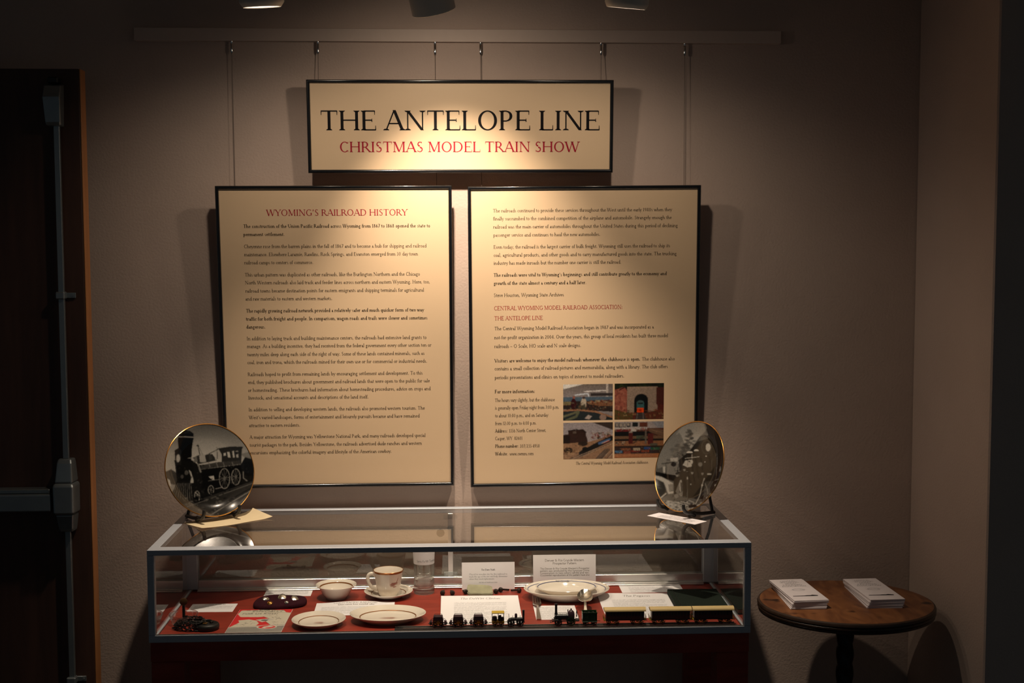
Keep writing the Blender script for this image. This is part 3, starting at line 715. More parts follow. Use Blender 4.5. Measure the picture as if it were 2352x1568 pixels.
# ------------------------------------------------------------------ the three framed signs
LEFT_TEXT = [
 (-0.1874,0.2020,0.7724,'R','WYOMING’S RAILROAD HISTORY'),
 (-0.2518,0.2646,0.7392,'b','The construction of the Union Pacific Railroad across Wyoming from 1867 to 1868 opened the state to'),
 (-0.2519,-0.1386,0.7169,'b','permanent settlement.'),
 (-0.2518,0.2534,0.6834,'n','Cheyenne rose from the barren plains in the fall of 1867 and to become a hub for shipping and railroad'),
 (-0.2519,0.2297,0.6610,'n','maintenance. Elsewhere Laramie, Rawlins, Rock Springs, and Evanston emerged from 30 day town'),
 (-0.2520,-0.0614,0.6386,'n','railroad camps to centers of commerce.'),
 (-0.2519,0.2342,0.6046,'n','This urban pattern was duplicated as other railroads, like the Burlington Northern and the Chicago'),
 (-0.2517,0.2623,0.5826,'n','North Western railroads also laid track and feeder lines across northern and eastern Wyoming. Here, too,'),
 (-0.2515,0.2453,0.5597,'n','railroad towns became destination points for eastern emigrants and shipping terminals for agricultural'),
 (-0.2522,-0.0111,0.5374,'n','and raw materials to eastern and western markets.'),
 (-0.2517,0.2446,0.5037,'b','The rapidly growing railroad network provided a relatively safer and much quicker form of two way'),
 (-0.2522,0.2542,0.4810,'b','traffic for both freight and people. In comparison, wagon roads and trails were slower and sometimes'),
 (-0.2523,-0.1987,0.4585,'b','dangerous.'),
 (-0.2521,0.2505,0.4255,'n','In addition to laying track and building maintenance centers, the railroads had extensive land grants to'),
 (-0.2519,0.2641,0.4035,'n','manage. As a building incentive, they had received from the federal government every other section ten or'),
 (-0.2520,0.2445,0.3802,'n','twenty miles deep along each side of the right of way. Some of these lands contained minerals, such as'),
 (-0.2524,0.2519,0.3579,'n','coal, iron and trona, which the railroads mined for their own use or for commercial or industrial needs.'),
 (-0.2525,0.2386,0.3237,'n','Railroads hoped to profit from remaining lands by encouraging settlement and development. To this'),
 (-0.2529,0.2584,0.3012,'n','end, they published brochures about government and railroad lands that were open to the public for sale'),
 (-0.2531,0.2606,0.2785,'n','or homesteading. These brochures had information about homesteading procedures, advice on crops and'),
 (-0.2531,0.0852,0.2565,'n','livestock, and sensational accounts and descriptions of the land itself.'),
 (-0.2530,0.2436,0.2227,'n','In addition to selling and developing western lands, the railroads also promoted western tourism. The'),
 (-0.2528,0.2288,0.2000,'n','West’s varied landscapes, forms of entertainment and leisurely pursuits became and have remained'),
 (-0.2535,-0.1094,0.1771,'n','attractive to eastern residents.'),
 (-0.2530,0.2449,0.1433,'n','A major attraction for Wyoming was Yellowstone National Park, and many railroads developed special'),
 (-0.2531,0.2341,0.1205,'n','tourist packages to the park. Besides Yellowstone, the railroads advertised dude ranches and western'),
 (-0.2529,0.1481,0.0980,'n','excursions emphasizing the colorful imagery and lifestyle of the American cowboy.'),
]
RIGHT_TEXT = [
 (-0.2572,0.2462,0.7854,'n','The railroads continued to provide these services throughout the West until the early 1980s when they'),
 (-0.2568,0.2455,0.7633,'n','finally succumbed to the combined competition of the airplane and automobile. Strangely enough the'),
 (-0.2567,0.2628,0.7405,'n','railroad was the main carrier of automobiles throughout the United States during this period of declining'),
 (-0.2568,0.0442,0.7177,'n','passenger service and continues to haul the new automobiles.'),
 (-0.2565,0.2421,0.6841,'n','Even today, the railroad is the largest carrier of bulk freight. Wyoming still uses the railroad to ship its'),
 (-0.2567,0.2606,0.6615,'n','coal, agricultural products, and other goods and to carry manufactured goods into the state. The trucking'),
 (-0.2566,0.1038,0.6391,'n','industry has made inroads but the number one carrier is still the railroad.'),
 (-0.2568,0.2333,0.6054,'b','The railroads were vital to Wyoming’s beginnings and still contribute greatly to the economy and'),
 (-0.2567,0.0051,0.5823,'b','growth of the state almost a century and a half later.'),
 (-0.2567,-0.0588,0.5484,'n','Steve Houston, Wyoming State Archives'),
 (-0.2563,0.1083,0.5107,'r','CENTRAL WYOMING MODEL RAILROAD ASSOCIATION:'),
 (-0.2556,-0.1183,0.4821,'r','THE ANTELOPE LINE'),
 (-0.2559,0.1979,0.4539,'n','The Central Wyoming Model Railroad Association began in 1987 and was incorporated as a'),
 (-0.2561,0.2388,0.4283,'n','not-for-profit organization in 2004. Over the years, this group of local residents has built three model'),
 (-0.2562,-0.0094,0.4033,'n','railroads – O Scale, HO scale and N scale designs.'),
 (-0.2560,0.1602,0.3617,'b','Visitors are welcome to enjoy the model railroads whenever the clubhouse is open.'),
 (0.1643,0.2589,0.3615,'n','The clubhouse also'),
 (-0.2561,0.2394,0.3392,'n','contains a small collection of railroad pictures and memorabilia, along with a library. The club offers'),
 (-0.2560,0.1143,0.3137,'n','periodic presentations and clinics on topics of interest to model railroaders.'),
 (-0.2560,-0.1412,0.2728,'b','For more information:'),
 (-0.2559,-0.0848,0.2479,'n','The hours vary slightly, but the clubhouse'),
 (-0.2558,-0.0723,0.2257,'n','is generally open Friday night from 7:00 p.m.'),
 (-0.2559,-0.1036,0.2032,'n','to about 10:00 p.m., and on Saturday'),
 (-0.2558,-0.1372,0.1807,'n','from 12:00 p.m. to 4:00 p.m.'),
 (-0.2560,-0.2204,0.1588,'b','Address:'),
 (-0.2163,-0.1094,0.1588,'n','1356 North Center Street,'),
 (-0.2561,-0.1774,0.1368,'n','Casper, WY  82601'),
 (-0.2560,-0.1891,0.1142,'b','Phone number:'),
 (-0.1853,-0.1280,0.1136,'n','307/235-4950'),
 (-0.2562,-0.2205,0.0918,'b','Website:'),
 (-0.2145,-0.1462,0.0914,'n','www.cwmra.com'),
 (-0.0252,0.1864,0.0607,'i','The Central Wyoming Model Railroad Association clubhouse.'),
]

def sign(name, label, xc, yb, zb, w, h, tilt, roll):
    """root at the middle of the lower front edge; local x right, z up the board, -y out of it"""
    mt = Matrix.Translation((xc, yb, zb)) @ Matrix.Rotation(tilt, 4, 'X') @ Matrix.Rotation(-roll, 4, 'Y')
    t = thing(name, label, 'sign', mat4=mt)
    FW = 0.0095
    # mitred rounded metal frame: section points (inset from the outer edge, depth)
    sec = [(0.0, 0.0215), (0.0, 0.0035), (0.0007, 0.0012), (0.0022, 0.0002), (0.0044, 0.0), (0.0066, 0.0006), (0.0084, 0.0021), (0.0095, 0.0042), (0.0095, 0.0075), (0.0095, 0.0215)]
    cor = [(-w/2, 0, 1, 1), (w/2, 0, -1, 1), (w/2, h, -1, -1), (-w/2, h, 1, -1)]
    vs = [(cx+sx*i_, d, cz+sz*i_) for (cx, cz, sx, sz) in cor for (i_, d) in sec]
    K = len(sec); fs = []
    for c in range(4):
        c2 = (c+1) % 4
        for k in range(K):
            k2 = (k+1) % K
            fs.append((c*K+k, c2*K+k, c2*K+k2, c*K+k2))
    mb = MB().add(vs, fs)
    mb.build('frame', M['black_frame'], t, smooth=40)
    bd = MB().box(-w/2+FW+0.0002, w/2-FW-0.0002, 0.0070, 0.0200, FW+0.0002, h-FW-0.0002).build('board', M['sign_paper'], t, smooth=0)
    return t, bd
FR = lambda u, v: (u, 0.0066, v)
def lettering(rows, st, size, name, mat, parent, **kw):
    L_ = Lettering(FR)
    for (u0, u1, v, s_, tx) in rows:
        if s_ == st: L_.line(u0, u1, v, tx, size, **kw)
    return L_.build(name, mat, parent)

t, bd = sign('title_sign', 'wide black framed sign headed THE ANTELOPE LINE above the two text panels', 0.03044, -0.062, 1.94661, 0.85022, 0.25519, 0.08432, 0.0021)
L_ = Lettering(FR); L_.line(-0.3895, 0.3886, 0.1176, 'THE ANTELOPE LINE', 0.0765, n=20, T=.104, t=.046); L_.build('printed_text', M['ink_black'], bd)['label'] = 'large black capitals'
L_ = Lettering(FR); L_.line(-0.3382, 0.3305, 0.0578, 'CHRISTMAS MODEL TRAIN SHOW', 0.0405, n=16, T=.104, t=.048); L_.build('printed_text', M['ink_red'], bd)['label'] = 'smaller crimson capitals'

t, bd = sign('text_panel', 'left text panel headed WYOMING’S RAILROAD HISTORY', -0.32024, -0.030, 1.0573, 0.65081, 0.85496, 0.07237, 0.00211)
lettering(LEFT_TEXT, 'R', 0.0245, 'heading', M['ink_red'], bd, n=12)['label'] = 'crimson heading'
lettering(LEFT_TEXT, 'b', 0.0137, 'body_text', M['ink_text'], bd, bold=True)['label'] = 'bold paragraphs'
lettering(LEFT_TEXT, 'n', 0.0137, 'body_text', M['ink_text'], bd)['label'] = 'plain paragraphs'

t, bd_r = sign('text_panel', 'right text panel with four small colour photographs near its lower corner', 0.38002, -0.030, 1.05413, 0.65448, 0.85745, 0.06427, 0.00643)
lettering(RIGHT_TEXT, 'r', 0.0160, 'heading', M['ink_red2'], bd_r, n=10)['label'] = 'red headings'
lettering(RIGHT_TEXT, 'b', 0.0137, 'body_text', M['ink_text'], bd_r, bold=True)['label'] = 'bold sentences'
lettering(RIGHT_TEXT, 'n', 0.0137, 'body_text', M['ink_text'], bd_r)['label'] = 'plain paragraphs'
lettering(RIGHT_TEXT, 'i', 0.0118, 'caption', M['ink_text'], bd_r, italic=True)['label'] = 'slanted caption'

# the four club photographs, drawn in units of 455 x 336
def ph():
    return Canvas(118, 88, 0, 0, 455, 336, 0.2)
c = ph()                                                     # layout room
c.grad(0, (.20, .17, .15), 110, (.30, .27, .27))
c.poly([(0, 0), (185, 0), (0, 45)], (.72, .70, .66)); c.line([(195, 68), (400, 60)], 9, (.75, .72, .70)); c.line([(110, 100), (225, 88), (235, 112)], 12, (.62, .66, .72))
c.rect(392, 0, 412, 132, (.55, .50, .46)); c.rect(0, 118, 455, 160, (.11, .16, .21)); c.rect(250, 85, 455, 112, (.06, .05, .05))
c.poly([(0, 160), (455, 150), (455, 260), (0, 230)], (.045, .032, .028))
c.poly([(210, 165), (455, 165), (455, 205), (330, 205), (230, 185)], (.26, .13, .07)); c.speck(240, 150, 450, 170, [(.3, .1, .05), (.35, .3, .2), (.05, .05, .05)], 60, 8, 3)
c.poly([(0, 160), (70, 160), (80, 190), (0, 195)], (.22, .19, .10))
c.ell(95, 182, 24, 52, (.06, .012, .016)); c.ell(98, 122, 11, 13, (.34, .13, .09)); c.ell(188, 180, 26, 52, (.52, .46, .38)); c.ell(188, 126, 11, 13, (.10, .06, .05))
c.rect(140, 195, 205, 245, (.10, .09, .06)); c.poly([(0, 240), (250, 245), (455, 320), (455, 336), (0, 336)], (.035, .045, .050))
c.line([(0, 245), (130, 238), (300, 258), (455, 312)], 16, (.36, .20, .12)); c.line([(0, 300), (80, 275), (135, 255)], 20, (.17, .17, .11)); c.line([(30, 336), (120, 300), (140, 260)], 22, (.15, .16, .10))
c.poly([(195, 320), (230, 285), (265, 300), (240, 330)], (.45, .38, .35)); c.ell(365, 312, 32, 26, (.33, .24, .20)); c.speck(0, 170, 455, 240, [(.2, .08, .04), (.02, .02, .02), (.25, .22, .16)], 120, 6, 4)
c.grain(.22, 3); c.blur(1); P1 = c
c = ph(); c.a[:] = (.13, .030, .020)                          # tunnel mouth
c.rect(0, 0, 455, 50, (.02, .028, .014)); c.speck(0, 0, 455, 45, [(.04, .06, .02), (.01, .01, .01)], 60, 12, 5)
c.poly([(0, 60), (90, 30), (115, 70), (112, 270), (0, 300)], (.33, .12, .085)); c.line([(25, 70), (90, 35)], 10, (.05, .02, .02)); c.speck(0, 60, 110, 300, [(.38, .16, .11), (.22, .07, .05)], 60, 14, 6)
c.rect(114, 38, 398, 275, (.33, .255, .20)); c.rect(114, 32, 398, 46, (.37, .28, .21)); c.rect(385, 40, 455, 200, (.10, .03, .022))
c.ell(246, 160, 64, 62, (.008, .010, .010)); c.rect(182, 160, 310, 275, (.008, .010, .010))
c.poly([(0, 240), (110, 270), (170, 280), (170, 336), (0, 336)], (.12, .085, .03)); c.poly([(290, 275), (455, 240), (455, 336), (290, 336)], (.14, .04, .022)); c.speck(0, 250, 455, 330, [(.20, .06, .03), (.06, .05, .02), (.30, .20, .10)], 110, 9, 7)
c.ell(238, 180, 34, 22, (.08, .13, .13)); c.rect(204, 178, 272, 240, (.06, .15, .155)); c.rect(208, 230, 268, 272, (.75, .10, .012)); c.rect(215, 180, 262, 195, (.02, .03, .03)); c.rect(225, 240, 250, 262, (.40, .04, .01))
c.poly([(205, 275), (275, 275), (290, 336), (190, 336)], (.07, .055, .05)); c.line([(215, 275), (205, 336)], 6, (.22, .18, .16)); c.line([(262, 275), (268, 336)], 6, (.22, .18, .16))
c.grain(.22, 4); c.blur(1); P2 = c
c = ph(); c.grad(0, (.34, .31, .32), 150, (.40, .36, .37))      # mine and steam train
c.poly([(270, 0), (455, 0), (455, 70)], (.07, .05, .04)); c.poly([(45, 75), (180, 60), (210, 85), (210, 160), (50, 160)], (.055, .026, .018)); c.poly([(0, 110), (90, 100), (215, 130), (230, 210), (0, 210)], (.06, .03, .022))
c.line([(45, 75), (120, 62), (210, 88)], 7, (.02, .012, .01)); c.poly([(0, 190), (230, 180), (455, 120), (455, 336), (0, 336)], (.34, .21, .13)); c.poly([(90, 80), (120, 80), (120, 100), (90, 100)], (.15, .12, .10))
c.speck(250, 95, 440, 150, [(.20, .03, .02), (.40, .34, .25), (.06, .05, .03), (.30, .10, .05)], 60, 9, 8); c.rect(0, 120, 60, 190, (.03, .018, .014)); c.ell(45, 255, 42, 26, (.028, .024, .018)); c.ell(180, 195, 45, 22, (.045, .03, .022)); c.speck(0, 210, 200, 330, [(.45, .30, .18), (.20, .12, .07)], 60, 10, 9)
c.line([(165, 285), (320, 205), (440, 150)], 46, (.022, .019, .018)); c.line([(330, 195), (425, 158)], 22, (.09, .16, .30)); c.line([(372, 190), (420, 170)], 10, (.50, .05, .04)); c.line([(352, 196), (420, 166)], 6, (.55, .50, .45)); c.ell(200, 245, 28, 20, (.012, .012, .012))
for a_ in ((60, 336, 300, 240), (100, 336, 455, 190), (300, 336, 380, 255), (350, 336, 430, 255), (400, 336, 455, 275)): c.line([(a_[0], a_[1]), (a_[2], a_[3])], 5, (.10, .06, .05)); c.line([(a_[0]+14, a_[1]), (a_[2]+9, a_[3])], 4, (.48, .38, .28))
c.poly([(300, 336), (385, 245), (430, 245), (360, 336)], (.05, .05, .05), .6)
c.grain(.22, 5); c.blur(1); P3 = c
c = ph(); c.a[:] = (.14, .055, .030)                          # shelves of rolling stock
c.rect(0, 0, 455, 60, (.38, .34, .33)); c.poly([(340, 0), (455, 0), (455, 60), (400, 60)], (.30, .30, .32))
for (a_, b_, d_) in ((5, 35, 50), (40, 75, 52), (80, 105, 52), (110, 145, 48)): c.rect(a_, 10, b_, d_, (.05, .05, .05)); c.rect(a_+6, 17, b_-6, d_-8, (.38, .33, .28))
c.rect(165, 8, 215, 45, (.015, .02, .02)); c.rect(230, 8, 305, 48, (.16, .055, .03)); c.rect(0, 52, 300, 74, (.50, .46, .43)); c.rect(15, 68, 150, 92, (.16, .03, .03)); c.speck(0, 60, 300, 90, [(.30, .04, .03), (.03, .02, .02), (.40, .35, .30)], 60, 6, 12)
c.rect(150, 74, 200, 90, (.5, .47, .43)); c.rect(0, 92, 330, 132, (.012, .010, .010)); c.poly([(330, 60), (455, 80), (455, 170), (420, 130), (310, 95)], (.18, .11, .07)); c.line([(310, 92), (455, 160)], 5, (.03, .02, .02)); c.line([(330, 75), (455, 110)], 5, (.34, .22, .13))
c.rect(0, 134, 455, 160, (.20, .12, .07)); c.rect(200, 130, 290, 160, (.10, .12, .08)); c.rect(0, 160, 455, 185, (.015, .012, .012)); c.rect(0, 180, 455, 225, (.30, .15, .075)); c.speck(0, 185, 110, 215, [(.02, .02, .02), (.40, .34, .26)], 20, 7, 13)
c.rect(132, 100, 170, 205, (.12, .022, .018)); c.poly([(128, 105), (150, 85), (174, 105)], (.35, .30, .26)); c.rect(310, 110, 360, 215, (.13, .024, .020)); c.line([(175, 200), (300, 120)], 10, (.10, .06, .04)); c.rect(280, 80, 296, 205, (.17, .14, .11)); c.ell(365, 215, 38, 14, (.13, .12, .09))
c.rect(0, 225, 455, 240, (.05, .028, .02)); c.rect(0, 240, 455, 268, (.06, .035, .03)); c.rect(0, 268, 455, 296, (.04, .025, .022))
for (x_, w_, y_, k_) in ((5, 70, 268, (.10, .20, .32)), (85, 65, 272, (.28, .09, .05)), (155, 80, 262, (.20, .035, .025)), (175, 65, 246, (.40, .33, .24)), (245, 80, 262, (.24, .07, .035)), (275, 60, 236, (.03, .10, .25)), (340, 80, 240, (.02, .13, .08)), (60, 90, 244, (.24, .10, .05)), (330, 70, 268, (.06, .04, .04))): c.rect(x_, y_, x_+w_, y_+24, k_)
c.rect(0, 298, 455, 336, (.42, .19, .085)); c.speck(0, 240, 455, 292, [(.3, .08, .04), (.02, .02, .02), (.3, .26, .2)], 60, 5, 14)
c.grain(.22, 6); c.blur(1); P4 = c
for q in (P1, P2, P3, P4): q.a = .82*np.power(q.a, 1.22)
for (cv, r, lab) in ((P1, (-0.0605, 0.1907, 0.0818, 0.2952), 'photo of two visitors beside a large layout'), (P2, (0.0870, 0.1910, 0.2289, 0.2956), 'photo of an orange nosed engine in a tunnel mouth'),
                (P3, (-0.0602, 0.0773, 0.0823, 0.1837), 'photo of a steam train passing a mine building'), (P4, (0.0873, 0.0784, 0.2294, 0.1843), 'photo of crowded layout shelves')):
    picture_grid('photograph', cv, lambda u, v: (u, 0.0067, v), r[0], r[2], r[1], r[3], M['print_gloss'], bd_r)['label'] = lab
# ------------------------------------------------------------------ the display case
ZD = 0.7715      # deck surface
W2 = 0.75; YF = -0.525; YR = -0.040; ZT = 1.0
case = thing('display_case', 'long glass topped display case on a dark cherry wood table', 'display case', (0, -0.28, 0))
def P_(mb, name, mat, parent=case, **k):
    mb.v = [(x, y+0.28, z) for x, y, z in mb.v]
    return mb.build(name, mat, parent, **k)
# aluminium frame
mb = MB(); b = 0.0012
mb.box(-W2, W2, YF, YF+0.034, ZT-0.0145, ZT, b)
mb.box(-W2, W2, YR-0.022, YR, ZT-0.0145, ZT, b)
mb.box(-W2, -W2+0.024, YF+0.034, YR-0.022, ZT-0.0145, ZT, b)
mb.box(W2-0.024, W2, YF+0.034, YR-0.022, ZT-0.0145, ZT, b)
for s in (-1, 1):
    x0, x1 = sorted((s*W2, s*(W2-0.017)))
    mb.box(x0, x1, YF, YF+0.017, 0.7860, ZT-0.0145, b)
    x0, x1 = sorted((s*W2, s*(W2-0.030)))
    mb.box(x0, x1, YR-0.030, YR, 0.7765, ZT-0.0145, b)
    x0, x1 = sorted((s*W2, s*(W2-0.012)))
    mb.box(x0, x1, YF+0.017, YR-0.030, 0.7715, 0.7765, b)
mb.box(-W2, W2, YF, YF+0.012, 0.7675, 0.7860, b)
P_(mb, 'frame', M['alu'], smooth=0)
mb = MB()
mb.box(-W2+0.030, W2-0.030, -0.080, -0.042, 0.7717, 0.7765, 0.001)
mb.box(-W2+0.030, W2-0.030, -0.075, -0.069, 0.7765, 0.7800, 0.0006)
mb.box(-W2+0.030, W2-0.030, -0.066, -0.042, 0.7765, 0.8020, 0.001)
P_(mb, 'rear_track', M['alu_bright'], smooth=0)['label'] = 'polished lower sliding track'
P_(MB().box(-W2+0.0245, W2-0.0245, YF+0.0345, YR-0.0225, ZT-0.0065, ZT-0.001), 'top_glass', M['glass'], smooth=0)
P_(MB().box(-W2+0.0175, W2-0.0175, YF+0.003, YF+0.008, 0.7862, ZT-0.0147), 'front_glass', M['glass'], smooth=0)
for s in (-1, 1):
    x0, x1 = sorted((s*(W2-0.004), s*(W2-0.009)))
    P_(MB().box(x0, x1, YF+0.0175, YR-0.0305, 0.7767, ZT-0.0147), 'side_glass', M['glass'], smooth=0)
# two sliding doors of glass at the back
for (xa, xb, yy, strip) in ((-0.718, 0.000, -0.0545, True), (-0.014, 0.718, -0.0475, False)):
    dr = P_(MB().box(xa, xb, yy-0.002, yy+0.002, 0.8022, 0.9853), 'sliding_door', M['door_glass'], smooth=0)
    if strip:
        P_(MB().box(xb-0.0135, xb+0.0010, yy-0.010, yy-0.0022, 0.8022, 0.9853, 0.001), 'edge_strip', M['alu_bright'], dr, smooth=0)
        for zz in (0.8035, 0.968):
            mc = MB(); mc.box(xb-0.026, xb+0.014, yy-0.013, yy-0.0102, zz, zz+0.014, 0.001)
            for q in (-0.022, 0.010): mc.ball((xb+q, yy-0.0145, zz+0.007), 0.002)
            P_(mc, 'corner_clip', M['clear'], dr)
        mc = MB(); mt = Matrix.Translation((-0.0345, yy-0.0022, 0.928)) @ Matrix.Rotation(PI/2, 4, 'X')
        mc.lathe([(0, 0), (0.0115, 0), (0.0115, 0.002), (0.010, 0.003), (0.008, 0.002), (0, 0.0015)], 32, mt)
        P_(mc, 'finger_pull', M['black'], dr)
# wooden deck, apron and legs
P_(MB().box(-W2+0.0125, W2-0.0125, YF+0.0125, YR-0.001, 0.752, ZD-0.0001), 'deck', M['case_wood'], smooth=0)
mb = MB()
mb.box(-W2+0.003, W2-0.003, YF+0.003, YF+0.024, 0.718, 0.7674, 0.001)
mb.box(-W2+0.003, W2-0.003, YR-0.024, YR-0.003, 0.718, 0.7514, 0.001)
for s in (-1, 1):
    x0, x1 = sorted((s*(W2-0.003), s*(W2-0.024)))
    mb.box(x0, x1, YF+0.024, YR-0.024, 0.718, 0.7514, 0.001)
P_(mb, 'apron', M['case_wood'], smooth=0)
for sx in (-1, 1):
    for y0 in (YF+0.003, YR-0.083):
        x0, x1 = sorted((sx*(W2-0.004), sx*(W2-0.084)))
        P_(MB().box(x0, x1, y0, y0+0.08, 0.001, 0.7178, 0.002), 'leg', M['case_wood'], smooth=0)
# ------------------------------------------------------------------ collector plates on easels, on top of the case
ZG = 0.9992
def collector_plate(name, label, ctr, yaw, lean, cv, o0, da, db):
    e1 = Vector((math.cos(yaw), math.sin(yaw), 0)); nn = Vector((math.sin(yaw), -math.cos(yaw), 0))
    e2 = Vector((0, 0, 1))*math.cos(lean)-nn*math.sin(lean); e3 = e1.cross(e2)      # e3 faces out of the plate
    mt = Matrix((e1, e2, e3)).transposed().to_4x4(); mt.translation = Vector(ctr)
    t = thing(name, label, 'plate', mat4=mt)
    R_ = 0.130
    top = lambda r: -0.013 if r < 0.088 else -0.013+0.013*((r-0.088)/(R_-0.088))**1.5
    mb = MB()
    rs = [0, .03, .06, .08, .088, .095, .102, .11, .118, .125, .1285]
    mb.lathe([(r, top(r)-0.0004) for r in rs]+[(0.1300, -0.0018), (0.1285, -0.0035)]+[(r, top(r)-0.0045) for r in (.118, .105, .095, .085)]+[(.07, -0.0185), (.068, -0.0215), (.064, -0.0185), (0, -0.018)], 96)
    mb.build('body', M['china'], t)
    NR, NS = 112, 360
    vs = [(0, 0, top(0))]; fs = []
    for i in range(1, NR+1):
        r = 0.1278*i/NR
        for k in range(NS): a = 2*PI*k/NS; vs.append((r*math.cos(a), r*math.sin(a), top(r)))
    for k in range(NS): fs.append((0, 1+k, 1+(k+1) % NS))
    for i in range(NR-1):
        for k in range(NS): a = 1+i*NS; k2 = (k+1) % NS; fs.append((a+k, a+NS+k, a+NS+k2, a+k2))
    pic = MB().add(vs, fs).build('printed_scene', M['print_plate'], t, fix=False)
    A = np.array(vs)
    ink(pic, 0.80*np.power(cv.sample(o0[0]+A[:, 0]*da[0]+A[:, 1]*db[0], o0[1]+A[:, 0]*da[1]+A[:, 1]*db[1]), 1.5))
    MB().lathe([(0.1276, -0.0002), (0.1288, 0.0007), (0.1300, 0.0002), (0.1303, -0.0015), (0.1292, -0.0021), (0.1284, -0.0012)], 120, close=True).build('gold_rim', M['gold'], t)
    return t, e1, nn
def easel(label, ctr, yaw):
    t = thing('plate_stand', label, 'plate stand', (ctr[0], ctr[1], ZG+0.0007), yaw, 'plate stands on the case top')
    for s in (-1, 1):
        x = s*0.052
        mb = MB()
        mb.tube([(x, -0.066, 0.040), (x, -0.066, 0.030), (x, -0.060, 0.0205), (x, -0.048, 0.0150), (x, -0.024, 0.0135)], [0.0045, .005, .0055, .0055, .005], 10)
        mb.tube([(x, -0.050, 0.0165), (x*1.03, -0.036, 0.012), (x*1.06, -0.026, 0.0055)], [.005, .006, .005], 10)
        mb.tube([(x, -0.034, 0.0135), (x*.98, 0.004, 0.0075), (x*.95, 0.052, 0.0050)], .005, 10)
        mb.tube([(x*.95, 0.046, 0.0055), (x*.6, 0.049, 0.055), (x*.22, 0.050, 0.098)], .0042, 10)
        mb.build('side_arm', M['black'], t)
    MB().tube([(-0.050, -0.020, 0.0110), (0.050, -0.020, 0.0110)], .004, 10).build('crossbar', M['black'], t)
    MB().tube([(-0.0125, 0.050, 0.098), (0.0125, 0.050, 0.098)], .0045, 10).build('top_bar', M['black'], t)

c = Canvas(320, 320, 0, 0, 1568, 1568, 0.42)                 # old steam engine seen from the front left
c.grad(150, 0.20, 560, 0.46)
c.poly([(60, 810), (150, 790), (210, 760), (300, 810), (310, 960), (230, 1010), (100, 940)], 0.10); c.poly([(0, 930), (300, 960), (300, 1200), (0, 1200)], 0.30)
c.poly([(150, 880), (190, 900), (205, 980), (175, 970)], .5)
c.poly([(60, 1010), (230, 1090), (330, 1190), (560, 1150), (1300, 880), (1300, 1500), (60, 1500)], 0.075)
c.poly([(250, 640), (480, 640), (560, 700), (1120, 680), (1190, 540), (1300, 590), (1300, 900), (1120, 960), (560, 1150), (215, 1090), (290, 900), (265, 700)], 0.030)
c.poly([(1110, 560), (1180, 540), (1300, 600), (1300, 660), (1130, 590)], .30); c.rect(1150, 660, 1300, 850, .022)
c.poly([(490, 610), (560, 575), (740, 560), (800, 640), (560, 690)], .07)
c.poly([(570, 585), (600, 560), (650, 570), (668, 662), (582, 668)], .40); c.line([(650, 580), (668, 660)], 8, .03); c.line([(552, 440), (578, 565)], 9, .04); c.line([(540, 450), (566, 455)], 10, .03); c.line([(572, 470), (610, 560)], 4, .12)
c.poly([(510, 600), (540, 590), (550, 660), (500, 670)], .22)
c.poly([(690, 560), (720, 560), (740, 625), (700, 640)], .10); c.poly([(760, 550), (800, 470), (860, 530), (862, 600), (780, 640)], .42); c.line([(800, 470), (805, 620)], 8, .15)
c.poly([(820, 490), (980, 463), (1120, 475), (1115, 690), (860, 690), (862, 560)], .065); c.line([(815, 490), (980, 463), (1125, 474)], 10, .025); c.line([(690, 560), (820, 492)], 8, .05)
for q in ([(885, 545), (915, 540), (920, 578), (888, 582)], [(932, 530), (965, 526), (980, 604), (945, 600)], [(1000, 518), (1022, 516), (1035, 604), (1012, 602)], [(1045, 520), (1070, 515), (1082, 605), (1055, 600)]): c.poly(q, .50)
c.ell(1058, 545, 14, 20, .05)
c.poly([(590, 705), (800, 665), (1100, 640), (1110, 690), (600, 755)], .10)
for x_ in (690, 790, 880, 1000): c.line([(x_, 665), (x_+20, 725)], 9, .28)
c.line([(600, 758), (880, 722), (1110, 690)], 7, .30); c.line([(560, 700), (590, 790)], 22, .28); c.line([(600, 760), (1110, 700)], 3, .01)
c.poly([(600, 770), (880, 735), (1120, 710), (1120, 960), (620, 1060)], .018)
def wheel(cx, cy, rx, ry, w, k=8):
    c.ell(cx, cy, rx, ry, .02); c.ell(cx, cy, rx, ry, .40, ring=w)
    for i in range(k): a = PI*2*i/k+.2; c.line([(cx, cy), (cx+math.cos(a)*(rx-w), cy+math.sin(a)*(ry-w))], 5, .24)
    c.ell(cx, cy, rx*.22, ry*.2, .22)
wheel(898, 876, 72, 134, 9, 10); wheel(1048, 855, 60, 108, 9, 10); wheel(722, 1022, 40, 60, 8, 6); wheel(545, 1092, 36, 62, 8, 6)
c.line([(780, 1008), (870, 990)], 8, .4); c.line([(690, 905), (810, 890), (900, 870), (1050, 850)], 9, .20); c.poly([(690, 850), (760, 838), (768, 890), (740, 895)], .50); c.line([(1140, 790), (1140, 870), (1185, 915)], 9, .35)
c.poly([(325, 560), (420, 640), (480, 640), (500, 900), (330, 900), (280, 700)], .022)
c.poly([(285, 295), (330, 272), (430, 268), (488, 300), (496, 350), (478, 480), (470, 650), (400, 655), (330, 560), (300, 480), (283, 390)], .014)
c.line([(290, 352), (390, 345), (492, 345)], 13, .36); c.line([(330, 290), (450, 300)], 10, .06)
c.poly([(250, 520), (300, 490), (345, 520), (345, 700), (270, 700)], .045); c.ell(300, 614, 33, 58, .10); c.ell(303, 616, 25, 50, .48); c.line([(425, 615), (485, 612)], 9, .40)
c.poly([(438, 760), (468, 790), (502, 900), (498, 930), (455, 935), (470, 860)], .48); c.ell(410, 800, 25, 30, .16); c.ell(355, 850, 20, 25, .14)
c.poly([(300, 930), (465, 925), (492, 1150), (330, 1195), (210, 1062)], .035)
